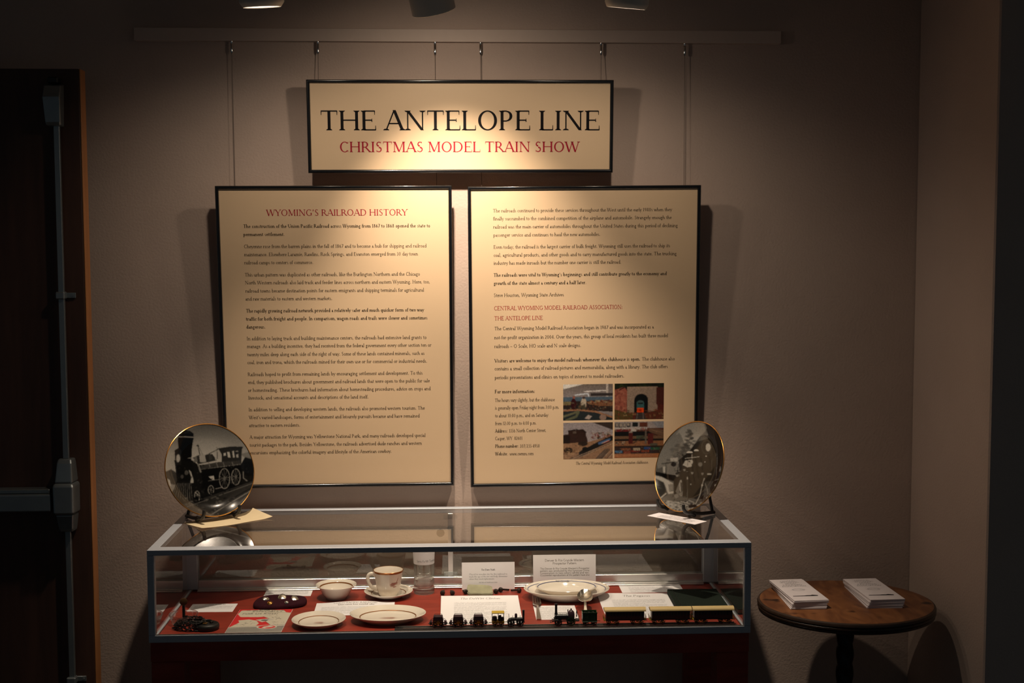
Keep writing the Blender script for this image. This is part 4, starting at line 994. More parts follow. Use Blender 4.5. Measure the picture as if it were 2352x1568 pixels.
for i in range(9):
    u = i/8; c.line([(300+165*u, 935), (225+262*u, 1080+90*math.sin(u*1.6))], 8, .20)
c.ell(560, 1150, 70, 50, .012); c.line([(520, 1050), (580, 1100), (570, 1150)], 9, .45)
for (a_, b_, w_, k_) in (((330, 1200), (1250, 905), 12, .02), ((400, 1240), (1260, 945), 9, .22), ((520, 1400), (1250, 1000), 16, .03), ((560, 1430), (1250, 1030), 11, .34), ((760, 1460), (1250, 1060), 26, .16)): c.line([a_, b_], w_, k_)
c.speck(330, 1100, 1250, 1420, [.05, .14, .03, .20], 150, 16, 21); c.speck(300, 700, 1200, 1080, [.012, .09, .02], 140, 9, 22)
c.blur(2); c.grain(.06, 1); PLC = c
c = Canvas(320, 320, 0, 0, 1568, 1568, 0.15)                 # crew in front of a mountain locomotive
c.grad(150, .30, 760, .16)
c.poly([(560, 300), (700, 150), (930, 140), (935, 260), (840, 330), (730, 480), (640, 430)], .40); c.poly([(300, 560), (430, 420), (600, 280), (640, 420), (560, 600), (320, 760)], .27)
r_ = random.Random(5)
for (x_, y_, h_, k_) in ((715, 250, 240, .10), (650, 420, 220, .12), (560, 430, 220, .15), (500, 480, 200, .17), (990, 190, 330, .05), (1060, 300, 330, .05)):
    for i in range(26):
        q = i/26; c.ell(x_+r_.uniform(-1, 1)*(14+70*q), y_+h_*q, 26, 13, k_*r_.uniform(.6, 1.5), .6)
c.poly([(950, 130), (1220, 330), (1260, 800), (1050, 1220), (940, 900), (960, 400)], .035, .9)
c.poly([(560, 640), (700, 530), (800, 400), (870, 340), (960, 320), (1010, 380), (1090, 560), (1100, 900), (920, 1010), (760, 920), (540, 790)], .018)
c.line([(800, 400), (850, 335), (910, 318), (960, 345)], 13, .12); c.poly([(815, 395), (850, 345), (930, 330), (950, 360), (860, 385)], .17)
c.ell(925, 468, 66, 95, .085); c.ell(925, 468, 52, 80, .03); c.ell(946, 472, 32, 52, .52)
for q in ((710, 538, 42, 20), (795, 515, 32, 20)): c.ell(*q, .58); c.rect(q[0]-q[2], q[1]+6, q[0]+q[2], q[1]+60, .02)
c.line([(650, 612), (740, 602), (832, 592)], 9, .50); c.line([(742, 560), (742, 610)], 10, .45)
c.poly([(618, 700), (650, 640), (745, 628), (755, 660), (735, 720), (680, 730)], .46); c.line([(690, 640), (680, 720)], 4, .1); c.line([(560, 600), (570, 780)], 7, .35)
c.ell(920, 585, 9, 9, .6); c.ell(845, 690, 28, 30, .22); c.ell(905, 660, 8, 8, .5); c.ell(1045, 570, 14, 26, .10); c.line([(1060, 600), (1050, 880)], 9, .20); c.line([(990, 640), (985, 760)], 6, .15); c.rect(930, 806, 985, 822, .45); c.ell(1112, 760, 14, 34, .30)
c.poly([(365, 690), (565, 640), (545, 830), (372, 820)], .25); c.line([(360, 690), (565, 640)], 9, .08); c.line([(405, 690), (400, 820)], 8, .08); c.poly([(455, 610), (555, 598), (555, 650), (460, 650)], .42); c.ell(500, 690, 34, 28, .02); c.rect(370, 720, 395, 800, .45); c.line([(530, 780), (690, 782)], 6, .40)
c.poly([(300, 800), (540, 835), (540, 920), (300, 850)], .018); c.poly([(290, 848), (360, 860), (495, 935), (498, 1065), (440, 1080), (380, 930), (290, 885)], .46); c.poly([(430, 950), (495, 945), (497, 1040), (450, 1050)], .28)
for (x0_, y0_, x1_, y1_, cx_, cy_h) in ((505, 850, 590, 1080, 545, 830), (575, 780, 680, 1100, 640, 760), (680, 830, 790, 1120, 742, 796), (770, 840, 905, 1130, 872, 806)):
    c.poly([(x0_+18, y0_), (x1_-18, y0_), (x1_, y0_+70), (x1_-8, y1_), (x0_+8, y1_), (x0_, y0_+70)], .022)
    c.ell(cx_, cy_h, 16, 22, .30); c.ell(cx_, cy_h-18, 22, 10, .03)
c.ell(680, 868, 9, 22, .4); c.ell(725, 945, 9, 10, .5); c.poly([(525, 1040), (585, 895), (612, 905), (622, 1060), (560, 1090)], .22); c.ell(596, 905, 14, 16, .36); c.line([(578, 930), (590, 1040)], 14, .40); c.line([(604, 930), (608, 1040)], 10, .05)
c.ell(540, 1098, 28, 28, .26); c.ell(600, 1080, 20, 22, .30); c.line([(895, 868), (868, 955), (838, 1090), (798, 1215)], 12, .44); c.ell(868, 955, 12, 14, .5)
for i in range(8): c.line([(910+15*i, 905), (880+12*i, 1090-12*i)], 7, .16)
c.line([(905, 930), (965, 1090)], 9, .32); c.line([(1035, 895), (1105, 885)], 10, .25); c.ell(1054, 960, 12, 14, .45); c.ell(1005, 1075, 8, 8, .7); c.ell(952, 1122, 8, 8, .6); c.line([(800, 1210), (760, 1150)], 8, .2)
c.poly([(400, 1170), (520, 1165), (700, 1210), (800, 1230), (960, 1170), (900, 1280), (700, 1340), (520, 1300)], .36); c.speck(420, 1170, 900, 1310, [.05, .5, .15], 110, 12, 31)
c.line([(600, 1170), (690, 1185)], 9, .5); c.line([(700, 1150), (780, 1180)], 12, .38); c.line([(800, 1225), (940, 1195)], 10, .5); c.poly([(710, 1215), (800, 1205), (860, 1240), (720, 1250)], .03)
for q in ([(300, 965), (345, 975)], [(325, 1010), (370, 1012)]): c.line(q, 9, .45)
c.poly([(300, 890), (380, 930), (430, 1090), (380, 1150), (310, 1010)], .04, .7); c.line([(370, 1140), (415, 1075)], 13, .5)
c.speck(480, 560, 1150, 1180, [.01, .06, .02, .10], 200, 9, 32)
c.blur(2); c.grain(.06, 2); PRC = c
collector_plate('collector_plate', 'gold rimmed collector plate printed with an old steam engine, at left of the case top', (-0.6607, -0.16, 1.1348), 0.6261, 0.3506, PLC, (691.5, 773.6), (4371.4, -519.8), (-794.5, -4586.7))
easel('black plate stand under the left collector plate', (-0.6607, -0.16), 0.6261)
collector_plate('collector_plate', 'gold rimmed collector plate showing a train crew, right end of the case top', (0.6555, -0.17, 1.1325), -1.0029, 0.3705, PRC, (735.1, 727.8), (3197.2, 643.1), (1269.6, -4443.4))
easel('black plate stand under the right collector plate', (0.6555, -0.17), -1.0029)

# the two papers lying before the plates
def flat(ox, oy, z, a):
    return Matrix.Translation((ox, oy, z)) @ Matrix.Rotation(a, 4, 'Z')
def sheet(name, label, cat, mt, w, d, mat, curl=None, group=None, th=0.0004, **k):
    t = quad_sheet(w, d, curl, th=th, **k).build(name, mat, None, smooth=50)
    t.matrix_world = mt; tag(t, label, cat, group); return t
def curl_a(u, v): return 0.0001+0.012*max(0, (u-.80)/.2)**2*(.4+.6*v)+0.0030*(1-u)**10*(1-v)+0.0012*(math.sin(u*9+1)+1)*max(0, .5-v)
sheet('caption_sheet', 'curled cream paper before the left collector plate', 'paper', flat(-0.6100, -0.1900, ZG, rad(38)), 0.212, 0.108, M['old_paper'], curl_a, nx=28, ny=12)
t = sheet('caption_card', 'small white caption card lying before the right collector plate', 'card', flat(0.6125, -0.2340, ZG, rad(-47)), 0.162, 0.054, M['card'])
rn = random.Random(11); L_ = Lettering(lambda u, v: (u, v, 0.0006))
L_.greek(-.035, .040, .014, .006, rn)
for i in range(4): L_.greek(-.055, .058, .004-.007*i, .004, rn)
L_.build('print_lines', M['ink_grey'], t)

# ------------------------------------------------------------------ china inside the case
def ringband(mb, r0, r1, zf, sx=1, sy=1, n=72):
    mb.lathe([(r0, zf(r0)), ((r0+r1)/2, zf((r0+r1)/2)), (r1, zf(r1))], n, sx=sx, sy=sy)
def china_plate(name, label, cat, x, y, z, R_, h, sy, well=.70, base=.62, band=(.722, .746), bandmat='gold_line', group=None, rotz=0):
    t = thing(name, label, cat, (x, y, z), rotz, group)
    th = 0.0045
    pr_t = [(0, .26*h), (well*.86*R_, .26*h), (well*R_, .42*h), ((well+.05)*R_, .54*h), (.96*R_, .96*h)]
    lip = [(R_*.985, h*.995), (R_, h*.96), (R_*.995, h*.88)]
    low = [(.93*R_, .70*h), ((base+.12)*R_, .26*h), (base*R_, .05*h), (base*R_*.985, 0), (base*R_*.93, 0), (base*R_*.91, .08*h), (0, .08*h)]
    MB().lathe(pr_t+lip+low, 80, sx=1, sy=sy).build('body', M['china'], t)
    def zf(r):
        p = pr_t+lip[:1]
        for (a, za), (b_, zb) in zip(p[:-1], p[1:]):
            if a <= r <= b_: return za+(zb-za)*(r-a)/(b_-a)+0.0005
        return h
    if band:
        mb = MB(); ringband(mb, band[0]*R_, band[1]*R_, zf, 1, sy); mb.build('rim_band', M[bandmat], t, fix=False)
    return t, zf
def crest(t, z, w, mat, seed):
    """a small streamlined winged mark printed on the well"""
    L_ = Lettering(lambda u, v: (u, v, z))
    for i in range(4):
        q = 1-abs(i-1.5)*.22
        L_.poly([(-w*q, -.0045+.0038*i), (w*.55*q, -.0050+.0038*i), (w*q, -.0040+.0038*i), (w*.5*q, -.0036+.0038*i), (-w*q*.6, -.0038+.0038*i)])
    L_.build('printed_crest', M[mat], t)
t, zf = china_plate('bread_plate', 'small white plate with a gold line, front left beside the red comic', 'plate', -0.3450, -0.408, ZD, 0.0693, 0.0175, 1.0)
crest(t, zf(0)+.0003, .018, 'ink_rust', 1)
t, zf = china_plate('oval_plate', 'larger oval white plate with a brown gold line, left of the toy train', 'plate', -0.1690, -0.379, ZD, 0.0990, 0.0215, 0.74)
crest(t, zf(0)+.0003, .028, 'ink_rust', 2)
PLX, PLY = 0.3150, -0.188
t, zf = china_plate('dinner_plate', 'big cream oval platter carrying a smaller oval dish', 'plate', PLX, PLY, ZD, 0.1190, 0.0290, 0.72, band=(.90, .915), bandmat='ink_blue')
L_ = Lettering(lambda u, v: (u, v, 0.0296)); L_.line(-.018, .024, .0700, 'Rio Grande', .0075, bold=True, italic=True); L_.build('rim_lettering', M['ink_blue'], t)
zs = ZD+.26*.0290+.0004
t, zf = china_plate('oval_dish', 'smaller cream oval dish resting on the big platter', 'dish', PLX, PLY+.006, zs, 0.0855, 0.0235, 0.72, well=.78, base=.60, band=(.93, .95), bandmat='ink_blue')
L_ = Lettering(lambda u, v: (u, v, 0.0238)); L_.line(-.026, .012, .0535, 'Rio Grande', .0070, bold=True, italic=True); L_.build('rim_lettering', M['ink_blue'], t)
# bowl
t = thing('fruit_bowl', 'small white wide rimmed bowl left of the cup and saucer', 'bowl', (-0.3230, -0.158, ZD))
R_ = 0.0562; h = 0.040
pr = [(0, .005), (.024, .006), (.034, .014), (.043, .029), (.046, .0335), (.0552, .0395), (.0562, .0388), (.0555, .0372), (.046, .0298), (.038, .014), (.030, .0045), (.0285, 0), (.025, 0), (.024, .002), (0, .002)]
MB().lathe(pr, 72).build('body', M['china'], t)
MB().lathe([(.0437, .0304), (.0446, .0318), (.0455, .0333)], 72).build('rim_band', M['gold_line'], t, fix=False)
# saucer and cup
def spline(P, k):
    P = [Vector(p) for p in P]; out = []
    for i in range(len(P)-1):
        p0, p1, p2, p3 = P[max(i-1, 0)], P[i], P[i+1], P[min(i+2, len(P)-1)]
        for j in range(k):
            t_ = j/k; out.append(.5*((2*p1)+(p2-p0)*t_+(2*p0-5*p1+4*p2-p3)*t_*t_+(3*p1-p0-3*p2+p3)*t_**3))
    return out+[P[-1]]
t, zf = china_plate('saucer', 'white saucer with a gold line under the cup', 'saucer', -0.1790, -0.150, ZD, 0.0675, 0.0185, 1.0, well=.62, base=.55, band=(.69, .718))
t = thing('teacup', 'white cup with a gold rim and a red winged mark, standing on the saucer', 'cup', (-0.1790, -0.150, ZD+.26*.0185+.0003), 0.0)
hc = 0.0700
out_ = [(.0245, 0), (.0262, .001), (.0268, .004), (.0300, .010), (.0328, .018), (.0340, .026), (.0355, .038), (.0385, .056), (.0418, hc)]
inn = [(.0405, hc+.0006), (.0392, hc-.002), (.0360, .056), (.0325, .036), (.0300, .020), (.024, .008), (0, .006)]
MB().lathe([(0, .001), (.022, .001), (.0225, 0)]+out_+inn, 64).build('body', M['china'], t)
MB().lathe([(.04085, hc-.0045), (.04215, hc+.0002), (.04120, hc+.0013), (.0402, hc+.0008)], 64).build('gold_rim', M['gold_line'], t, fix=False)
mb = MB(); mb.tube(spline([(-.0345, 0, .0545), (-.0405, 0, .0590), (-.0480, 0, .0600), (-.0545, 0, .0560), (-.0572, 0, .0470), (-.0550, 0, .0350), (-.0480, 0, .0240), (-.0390, 0, .0180), (-.0300, 0, .0150)], 5), .0052, 12)
mb.build('handle', M['china'], t)
def on_cup(u, v):
    a = rad(-62)+u/.036; r = .0352+(v-.036)*.16+.0007
    return (r*math.cos(a), r*math.sin(a), v)
L_ = Lettering(on_cup)
for i, (a0, a1, vv, th) in enumerate(((-.013, .013, .036, .0022), (-.009, .014, .0395, .002), (-.012, .004, .0325, .0018), (-.004, .009, .029, .0016))):
    L_.poly([(a0, vv), ((a0+a1)/2, vv-.0006), (a1, vv+.001), (a1*.8, vv+th), ((a0+a1)/2, vv+th*.8), (a0*.7, vv+th)])
L_.poly([(.006, .040), (.0075, .040), (.013, .053), (.0118, .053)])
L_.build('printed_crest', M['ink_rust'], t)
# tumbler with a paper band
t = thing('tumbler', 'tall clear glass tumbler with a white paper band, beside the centre post', 'glass', (-0.0810, -0.1165, ZD))
ro = [(.0275, 0), (.0292, .002), (.0296, .010), (.0290, .030), (.0282, .060), (.0285, .085), (.0300, .110), (.0312, .135)]
ri = [(.0298, .1352), (.0286, .110), (.0272, .085), (.0268, .060), (.0272, .040), (.0268, .024), (.022, .017), (0, .0155)]
MB().lathe([(0, .003), (.018, .002), (.024, 0)]+ro+ri, 56).build('body', M['tumbler'], t)
MB().lathe([(.0268, .0400), (.0272, .0418), (.0268, .0425)], 56).build('inner_ring', M['tumbler'], t, fix=False)
lab = MB().lathe([(.02905, .0855), (.02960, .098), (.03030, .110), (.0309, .122)], 56).build('paper_band', M['white_label'], t, fix=False)
def on_gl(u, v):
    a = rad(-90)+u/.0305; return (.0311*math.cos(a), .0311*math.sin(a), v)
L_ = Lettering(on_gl)
tx = 'Santa Fe RR Tumbler'
P, w_ = text_polys(tx, sans=True, bold=True, T=.11)
for p in P: L_.poly([(-.020+.060*a/w_, .0935+b*.0085) for a, b in p])
L_.build('band_lettering', M['ink_black'], lab)
# ------------------------------------------------------------------ cards and papers lying in the case
LZ = lambda u, v: (u, v, 0.0010)
def flat_card(label, x, y, a, w, d, lines=0, head=None, seed=1, cat='card', name='caption_card', curl=None, hsize=.008, lh=.0045, mat='card', top=.36, hw=.5, italic=False, greekhead=False, nx=14, ny=8, zoff=0.0, margin=.08):
    t = sheet(name, label, cat, flat(x, y, ZD+zoff, a), w, d, M[mat], curl, nx=nx, ny=ny)
    rn = random.Random(seed)
    fz = (lambda u, v: (u, v, (curl(u/w+.5, v/d+.5) if curl else 0)+.0006))
    L_ = Lettering(fz); L2 = None
    v = d*top
    if head:
        for hd_ in (head if isinstance(head, list) else [head]):
            L_.line(-w*hw/2, w*hw/2, v, hd_, hsize, italic=italic, T=(.065 if italic else None), t=(.032 if italic else None)); v -= hsize*1.15
    if greekhead: L_.greek(-w*.22, w*.24, v, hsize*.7, rn); v -= hsize
    if L_.mb.f: L_.build('heading', M['ink_text'], t)
    L2 = Lettering(fz); v -= lh
    for i in range(lines):
        if v < -d/2+.004: break
        L2.greek(-w*(.5-margin), w*(.5-margin), v, lh*.72, rn, 1.0 if i % 5 < 4 else .6); v -= lh*1.5
    if L2.mb.f: L2.build('print_lines', M['ink_grey'], t)
    return t
flat_card('white card half in shade behind the chain and lock, far left', -0.648, -0.238, rad(-1), 0.122, 0.078, 3, greekhead=True, seed=2, lh=.006, hsize=.009)
flat_card('small printed white card behind the maroon pad', -0.4620, -0.104, 0, 0.131, 0.060, 5, seed=3, lh=.0065, top=.42)
flat_card('white card headed UNION PACIFIC RAILROAD, partly under the oval plate', -0.2640, -0.268, rad(1), 0.212, 0.120, 7, head=['UNION PACIFIC RAILROAD'], seed=4, hsize=.0115, lh=.0062, top=.38, hw=.56, curl=lambda u, v: .0002+.0045*math.sin(PI*u)**2*v**3, greekhead=True)
flat_card('large white sheet headed The DeWitt Clinton behind the yellow topped tender', 0.0740, -0.297, 0, 0.2135, 0.262, 26, head='The DeWitt Clinton', seed=5, name='caption_sheet', cat='paper', italic=True, hsize=.022, lh=.0058, top=.37, hw=.52, margin=.17, curl=lambda u, v: .0002+.003*v**4*(1-.5*u))
flat_card('small printed card between the fork and the spoon', 0.2730, -0.3310, 0, 0.112, 0.130, 12, seed=6, lh=.0062, margin=.12, top=.40)
flat_card('white sheet headed The Pegasus behind the tan roofed coaches', 0.5080, -0.2800, 0, 0.214, 0.232, 16, head='The Pegasus', seed=7, name='caption_sheet', cat='paper', italic=True, hsize=.022, lh=.0062, top=.36, hw=.36, margin=.16, curl=lambda u, v: .0002+.004*v**4*(1-u))
flat_card('white card headed SEABOARD AIR LINE RULE BOOK, behind the green book', 0.5630, -0.1095, 0, 0.176, 0.083, 6, head='SEABOARD AIR LINE RULE BOOK', seed=8, hsize=.0095, lh=.0062, top=.34, hw=.74, margin=.14)

# two captions standing against the sliding track
def standing(label, x, y, w, h, lean, seed):
    mt = Matrix.Translation((x, y, ZD+.0002)) @ Matrix.Rotation(-lean, 4, 'X')
    t = MB().box(-w/2, w/2, 0, .0008, 0, h).build('caption_card', M['card'], None, smooth=0)
    t.matrix_world = mt; tag(t, label, 'card', None); return t
FS = lambda u, v: (u, -0.00015, v)
t = standing('standing white card headed Tie Date Nails', 0.1005, -0.0935, 0.1500, 0.0765, rad(7), 1)
L_ = Lettering(FS); L_.line(-.020, .020, .0535, 'Tie Date Nails', .0066, bold=True); L_.build('heading', M['ink_black'], t)
L_ = Lettering(FS)
for i, tx in enumerate(('Placed in wooden ties by the railroad to', 'track the age of the ties and help determine')): L_.line(-.054, .054, .0410-.0066*i, tx, .0064)
L_.line(-.054, .018, .0278, 'when they need replacement.', .0064); rn = random.Random(3); L_.greek(-.026, .027, .0185, .0030, rn)
L_.build('body_text', M['ink_grey'], t)
t = standing('standing white card headed Denver and Rio Grande Western behind the big platter', 0.3180, -0.0895, 0.1790, 0.0945, rad(5), 2)
L_ = Lettering(FS); L_.line(-.056, .056, .0755, 'Denver & Rio Grande Western', .0098, sans=True, T=.06); L_.line(-.034, .034, .0668, 'Prospector Pattern', .0098, sans=True, T=.06)
for i, tx in enumerate(('The Denver & Rio Grande Western’s Prospector', 'pattern was produced by the Syracuse China', 'Corporation in two colors–white and tan.', '(Counterfeit reproductions of this pattern have also')): L_.line(-.070, .071, .0530-.0063*i, tx, .0072, sans=True)
L_.build('printed_text', M['ink_text'], t)

# ------------------------------------------------------------------ chain, lock, key, glass dish
t = thing('glass_dish', 'shallow round glass dish among the dark chain', 'dish', (-0.6960, -0.375, ZD))
MB().lathe([(0, .003), (.020, .002), (.026, 0), (.029, .001), (.034, .016), (.0375, .0245), (.0370, .0262), (.0350, .0255), (.030, .013), (.024, .006), (0, .005)], 48).build('body', M['tumbler'], t)
t = thing('switch_key', 'old brass key standing upright in the glass dish', 'key', (-0.6965, -0.3690, ZD+.0052), rad(12))
mb = MB(); mb.lathe([(0, -.0015), (.0085, -.0015), (.0098, -.0008), (.0098, .0008), (.0085, .0015), (0, .0015)], 32, Matrix.Translation((0, 0, .050)) @ Matrix.Rotation(PI/2, 4, 'X'))
mb.build('bow', M['bronze'], t)
mb = MB(); mb.cyl((0, 0, 0), (0, 0, .041), .0038, n=16); mb.box(.003, .010, -.001, .001, .004, .013); mb.build('shank', M['black_iron'], t)
# chain links heaped round the dish
def link_mb(L0, W0, r):
    pts = []
    for k in range(16):
        a = 2*PI*k/16; pts.append((math.copysign(max(L0/2-W0/2, 0), math.cos(a))+W0/2*math.cos(a) if abs(math.cos(a)) > .01 else 0, W0/2*math.sin(a), 0))
    return MB().tube(pts, r, 8, closed=True)
rn = random.Random(9)
ct = thing('lock_chain', 'heap of dark iron chain around the glass dish', 'chain', (-0.653, -0.42, ZD))
path = []
N = 78
for i in range(N):
    q = i/(N-1)
    a = -2.9+q*17.5; r = .048-.020*math.sin(q*9)**2
    path.append(Vector((-.004+r*1.08*math.cos(a)+.010*math.sin(q*19), r*.62*math.sin(a)-.004, .0045+.0055*min(3, int(q*4)))))
links = []
for i in range(N):
    d = path[min(i+1, N-1)]-path[max(i-1, 0)]
    mt = Matrix.Translation(path[i]) @ d.to_track_quat('X', 'Z').to_matrix().to_4x4() @ Matrix.Rotation((PI/2 if i % 2 else 0)+rn.uniform(-.5, .5), 4, 'X')
    mt.translation = path[i]
    lk = link_mb(.0145, .0082, .0013)
    zmin = min((mt @ Vector(v)).z for v in lk.v)
    if zmin < .0003: mt.translation.z += .0003-zmin
    lk.v = [tuple(mt @ Vector(v)) for v in lk.v]
    lk.build('link', M['black_iron'], ct, fix=False)
t = thing('padlock', 'round dark iron padlock lying at the right end of the chain', 'lock', (-0.6270, -0.4280, ZD), rad(-15))
MB().lathe([(0, 0), (.026, 0), (.029, .002), (.030, .006), (.030, .011), (.028, .0145), (.025, .016), (0, .0165)], 40, sx=1.08).build('body', M['black_iron'], t)
MB().tube([(-.012, -.004, .0185), (-.014, .004, .0185), (-.006, .013, .0185), (.006, .013, .0185), (.014, .004, .0185), (.012, -.004, .0185)], .0028, 10).build('shackle', M['black_iron'], t)
MB().box(-.004, .006, -.016, -.006, .0165, .0195, .001).build('keyhole_cover', M['brass'], t, smooth=0)

# ------------------------------------------------------------------ comic booklet
COMIC = flat(-0.5015, -0.3680, ZD, rad(-1.2))
t = MB().box(-.0705, .0705, -.1030, .1030, 0, .0018).build('comic_booklet', M['card'], None, smooth=0)
t.matrix_world = COMIC; tag(t, 'red and white comic booklet with a speech balloon, front left', 'booklet')
c = Canvas(170, 248, 0, 0, 141, 206, (.62, .018, .022))
c.poly([(6, 10), (60, 4), (118, 8), (128, 30), (122, 60), (60, 72), (14, 70), (2, 44)], (.62, .56, .45)); 
c.poly([(70, 30), (110, 22), (141, 34), (141, 150), (108, 150), (86, 110), (92, 86), (72, 66)], (.60, .54, .44)); c.poly([(0, 165), (20, 120), (14, 100), (40, 92), (62, 104), (72, 128), (66, 158)], (.60, .54, .44))
c.poly([(58, 96), (92, 84), (108, 94), (78, 118)], (.52, .48, .42)); c.ell(82, 101, 9, 6, (.12, .11, .10))
rn = random.Random(4)
for _ in range(34):
    x_, y_ = rn.choice(((100, 60), (118, 90), (120, 120), (40, 125), (30, 140), (50, 118))); x_ += rn.uniform(-16, 16); y_ += rn.uniform(-16, 16)
    c.line([(x_, y_), (x_+rn.uniform(-9, 9), y_+rn.uniform(-9, 9))], 1.1, (.05, .04, .04))
c.line([(72, 66), (92, 86), (86, 110), (108, 150)], 1.2, (.05, .04, .04)); c.line([(70, 36), (90, 24), (141, 34)], 1.2, (.05, .04, .04))
c.poly([(0, 160), (60, 150), (141, 136), (141, 206), (0, 206)], (.30, .28, .25)); c.poly([(0, 162), (70, 149), (141, 138), (141, 150), (60, 160), (0, 172)], (.52, .48, .41))
for y_ in (168, 178, 188, 198): c.line([(0, y_), (50, y_-6), (90, y_-2), (141, y_-12)], 3.2, (.12, .115, .11)); c.line([(0, y_+5), (70, y_), (141, y_-5)], 1.6, (.40, .37, .33))
c.ell(98, 160, 26, 17, (.60, .55, .48)); c.ell(98, 160, 22, 14, (.62, .02, .025)); c.poly([(86, 167), (90, 156), (104, 151), (116, 154), (110, 162), (98, 166), (94, 172)], (.60, .55, .48)); c.line([(102, 151), (110, 147)], 3, (.60, .55, .48))
c.blur(1)
picture_grid('printed_cover', c, lambda u, v: (u, v, .0020), -.0700, .0700, -.1025, .1025, M['print'], t)
L_ = Lettering(lambda u, v: (u, v, .0023)); L_.line(-.034, .046, .077, 'ESPECIALLY', .0145, sans=True, bold=True, italic=True); L_.line(-.058, .036, .056, 'FOR US KIDS!', .0150, sans=True, bold=True, italic=True)
rn = random.Random(8); L_.greek(-.050, .050, .091, .006, rn); L_.build('balloon_lettering', M['ink_black'], t)

# ------------------------------------------------------------------ maroon pad with five badges
PAD = [(-0.5425, -0.2308), (-0.5390, -0.190), (-0.5252, -0.1600), (-0.500, -0.1500), (-0.4795, -0.1509), (-0.4400, -0.1620), (-0.4120, -0.1660), (-0.3985, -0.185), (-0.3952, -0.2389), (-0.4203, -0.2562), (-0.4597, -0.2690), (-0.4950, -0.2730), (-0.5217, -0.2695), (-0.5360, -0.2540)]
t = thing('badge_pad', 'dark maroon felt pad pinned with five metal badges', 'pad', (-0.468, -0.212, ZD))
mb = MB(); n = len(PAD); cx_, cy_p = -0.468, -0.212
rows = []
for (sc, z_) in ((.97, 0.0004), (1.0, .0035), (.99, .0085), (.95, .0118), (.80, .0135), (.5, .0142), (.2, .0145)):
    rows.append([((x-cx_)*sc, (y-cy_p)*sc, z_) for x, y in PAD])
vs = [p for r in rows for p in r]+[(0, 0, .0145), (0, 0, .0004)]
fs = []
for i in range(len(rows)-1):
    for k in range(n): fs.append((i*n+k, i*n+(k+1) % n, (i+1)*n+(k+1) % n, (i+1)*n+k))
for k in range(n): fs.append(((len(rows)-1)*n+k, (len(rows)-1)*n+(k+1) % n, len(vs)-2)); fs.append(((k+1) % n, k, len(vs)-1))
pd = mb.add(vs, fs).build('felt', M['maroon'], t, smooth=60)
sb = pd.modifiers.new('soft', 'SUBSURF'); sb.levels = 1; sb.render_levels = 2
for (x, y, rx, ry, m_, lab) in ((-.5079, -.2160, .0090, .010, 'silver', 'long silver badge'), (-.4915, -.2570, .0066, .010, 'brass', 'gold button badge'), (-.4662, -.2040, .0105, .018, 'silver', 'large round silver badge'), (-.4472, -.2530, .0050, .008, 'silver', 'small silver button badge'), (-.4293, -.2170, .0090, .016, 'silver', 'slanting silver badge')):
    mb = MB(); mt = Matrix.Translation((x-cx_, y-cy_p, .0165)) @ Matrix.Rotation(.55 if lab.startswith(('slant', 'long')) else 0, 4, 'Z') @ Matrix.Rotation(.60, 4, 'X')
    mb.lathe([(0, -.003), (1, -.003), (1, .0002), (.86, .0010), (.80, .0006), (.3, .0024), (0, .0028)], 28, mt @ Matrix.Diagonal((rx*1.08, ry*.72, 1, 1)))
    mb.build('badge', M[m_], t)['label'] = lab

# ------------------------------------------------------------------ date nails and soapstone piece
NAILS = [((-0.0289, -0.1462), (-0.0255, -0.108), 'date nail nearest the tumbler'),
         ((-0.0015, -0.1478), (-0.0057, -0.113), 'second date nail from the tumbler'),
         ((0.0357, -0.1400), (0.0287, -0.1130), 'date nail touching the left end of the green stone'),
         ((0.1200, -0.1391), (0.1260, -0.1190), 'front date nail at the right end of the green stone'),
         ((0.1345, -0.1240), (0.1560, -0.1120), 'date nail lying behind the one at the right end of the stone'),
         ((0.1856, -0.1328), (0.1650, -0.1170), 'lone date nail left of the big platter')]
for (h_, p_, lab) in NAILS:
    d = Vector((p_[0]-h_[0], p_[1]-h_[1], 0)); L0 = max(d.length, .027); a = math.atan2(d.y, d.x)
    t = thing('date_nail', 'rusty '+lab, 'nail', (h_[0], h_[1], ZD+.0072), a, 'date nails in the case')
    mb = MB(); mt = Matrix.Rotation(PI/2, 4, 'Y')
    mb.lathe([(0, -.006), (.0052, -.0052), (.0070, -.0025), (.0071, .001), (.0055, .0042), (.0036, .006), (0, .0065)], 9, mt); mb.build('head', M['rust_nail'], t, smooth=20)
    MB().cyl((.005, 0, 0), (L0, 0, -.0042), .0030, .0026, 10).build('shank', M['rust_nail'], t)
st = [(0.0395, -0.118), (0.0420, -0.098), (0.0480, -0.0975), (0.066, -0.1030), (0.0834, -0.1000), (0.1000, -0.1050), (0.1105, -0.1110), (0.1120, -0.150), (0.1100, -0.1580), (0.0935, -0.1620), (0.0640, -0.1590), (0.0470, -0.1570), (0.0405, -0.150)]
bm = bmesh.new(); sx_, sy_m = .076, -.130
lo_ = [bm.verts.new((x-sx_, y-sy_m, .0003)) for x, y in st]; hi_ = [bm.verts.new((x-sx_, y-sy_m, .0165+(y+.0975)*.15+.0010*math.sin(i*2.1))) for i, (x, y) in enumerate(st)]
for i in range(len(st)): j = (i+1) % len(st); bm.faces.new((lo_[i], lo_[j], hi_[j], hi_[i]))
bm.faces.new(hi_); bm.faces.new(list(reversed(lo_)))
bmesh.ops.bevel(bm, geom=[e for e in bm.edges if all(v in hi_ for v in e.verts)], offset=.002, segments=2, affect='EDGES')
bm.verts.index_update(); mb = MB().add([v.co[:] for v in bm.verts], [[v.index for v in f.verts] for f in bm.faces]); bm.free()
o = mb.build('soapstone_piece', M['stone'], None, smooth=30); o.location = (sx_, sy_m, ZD); tag(o, 'flat pale green stone with a wavy back edge before the standing Tie Date Nails card', 'stone')

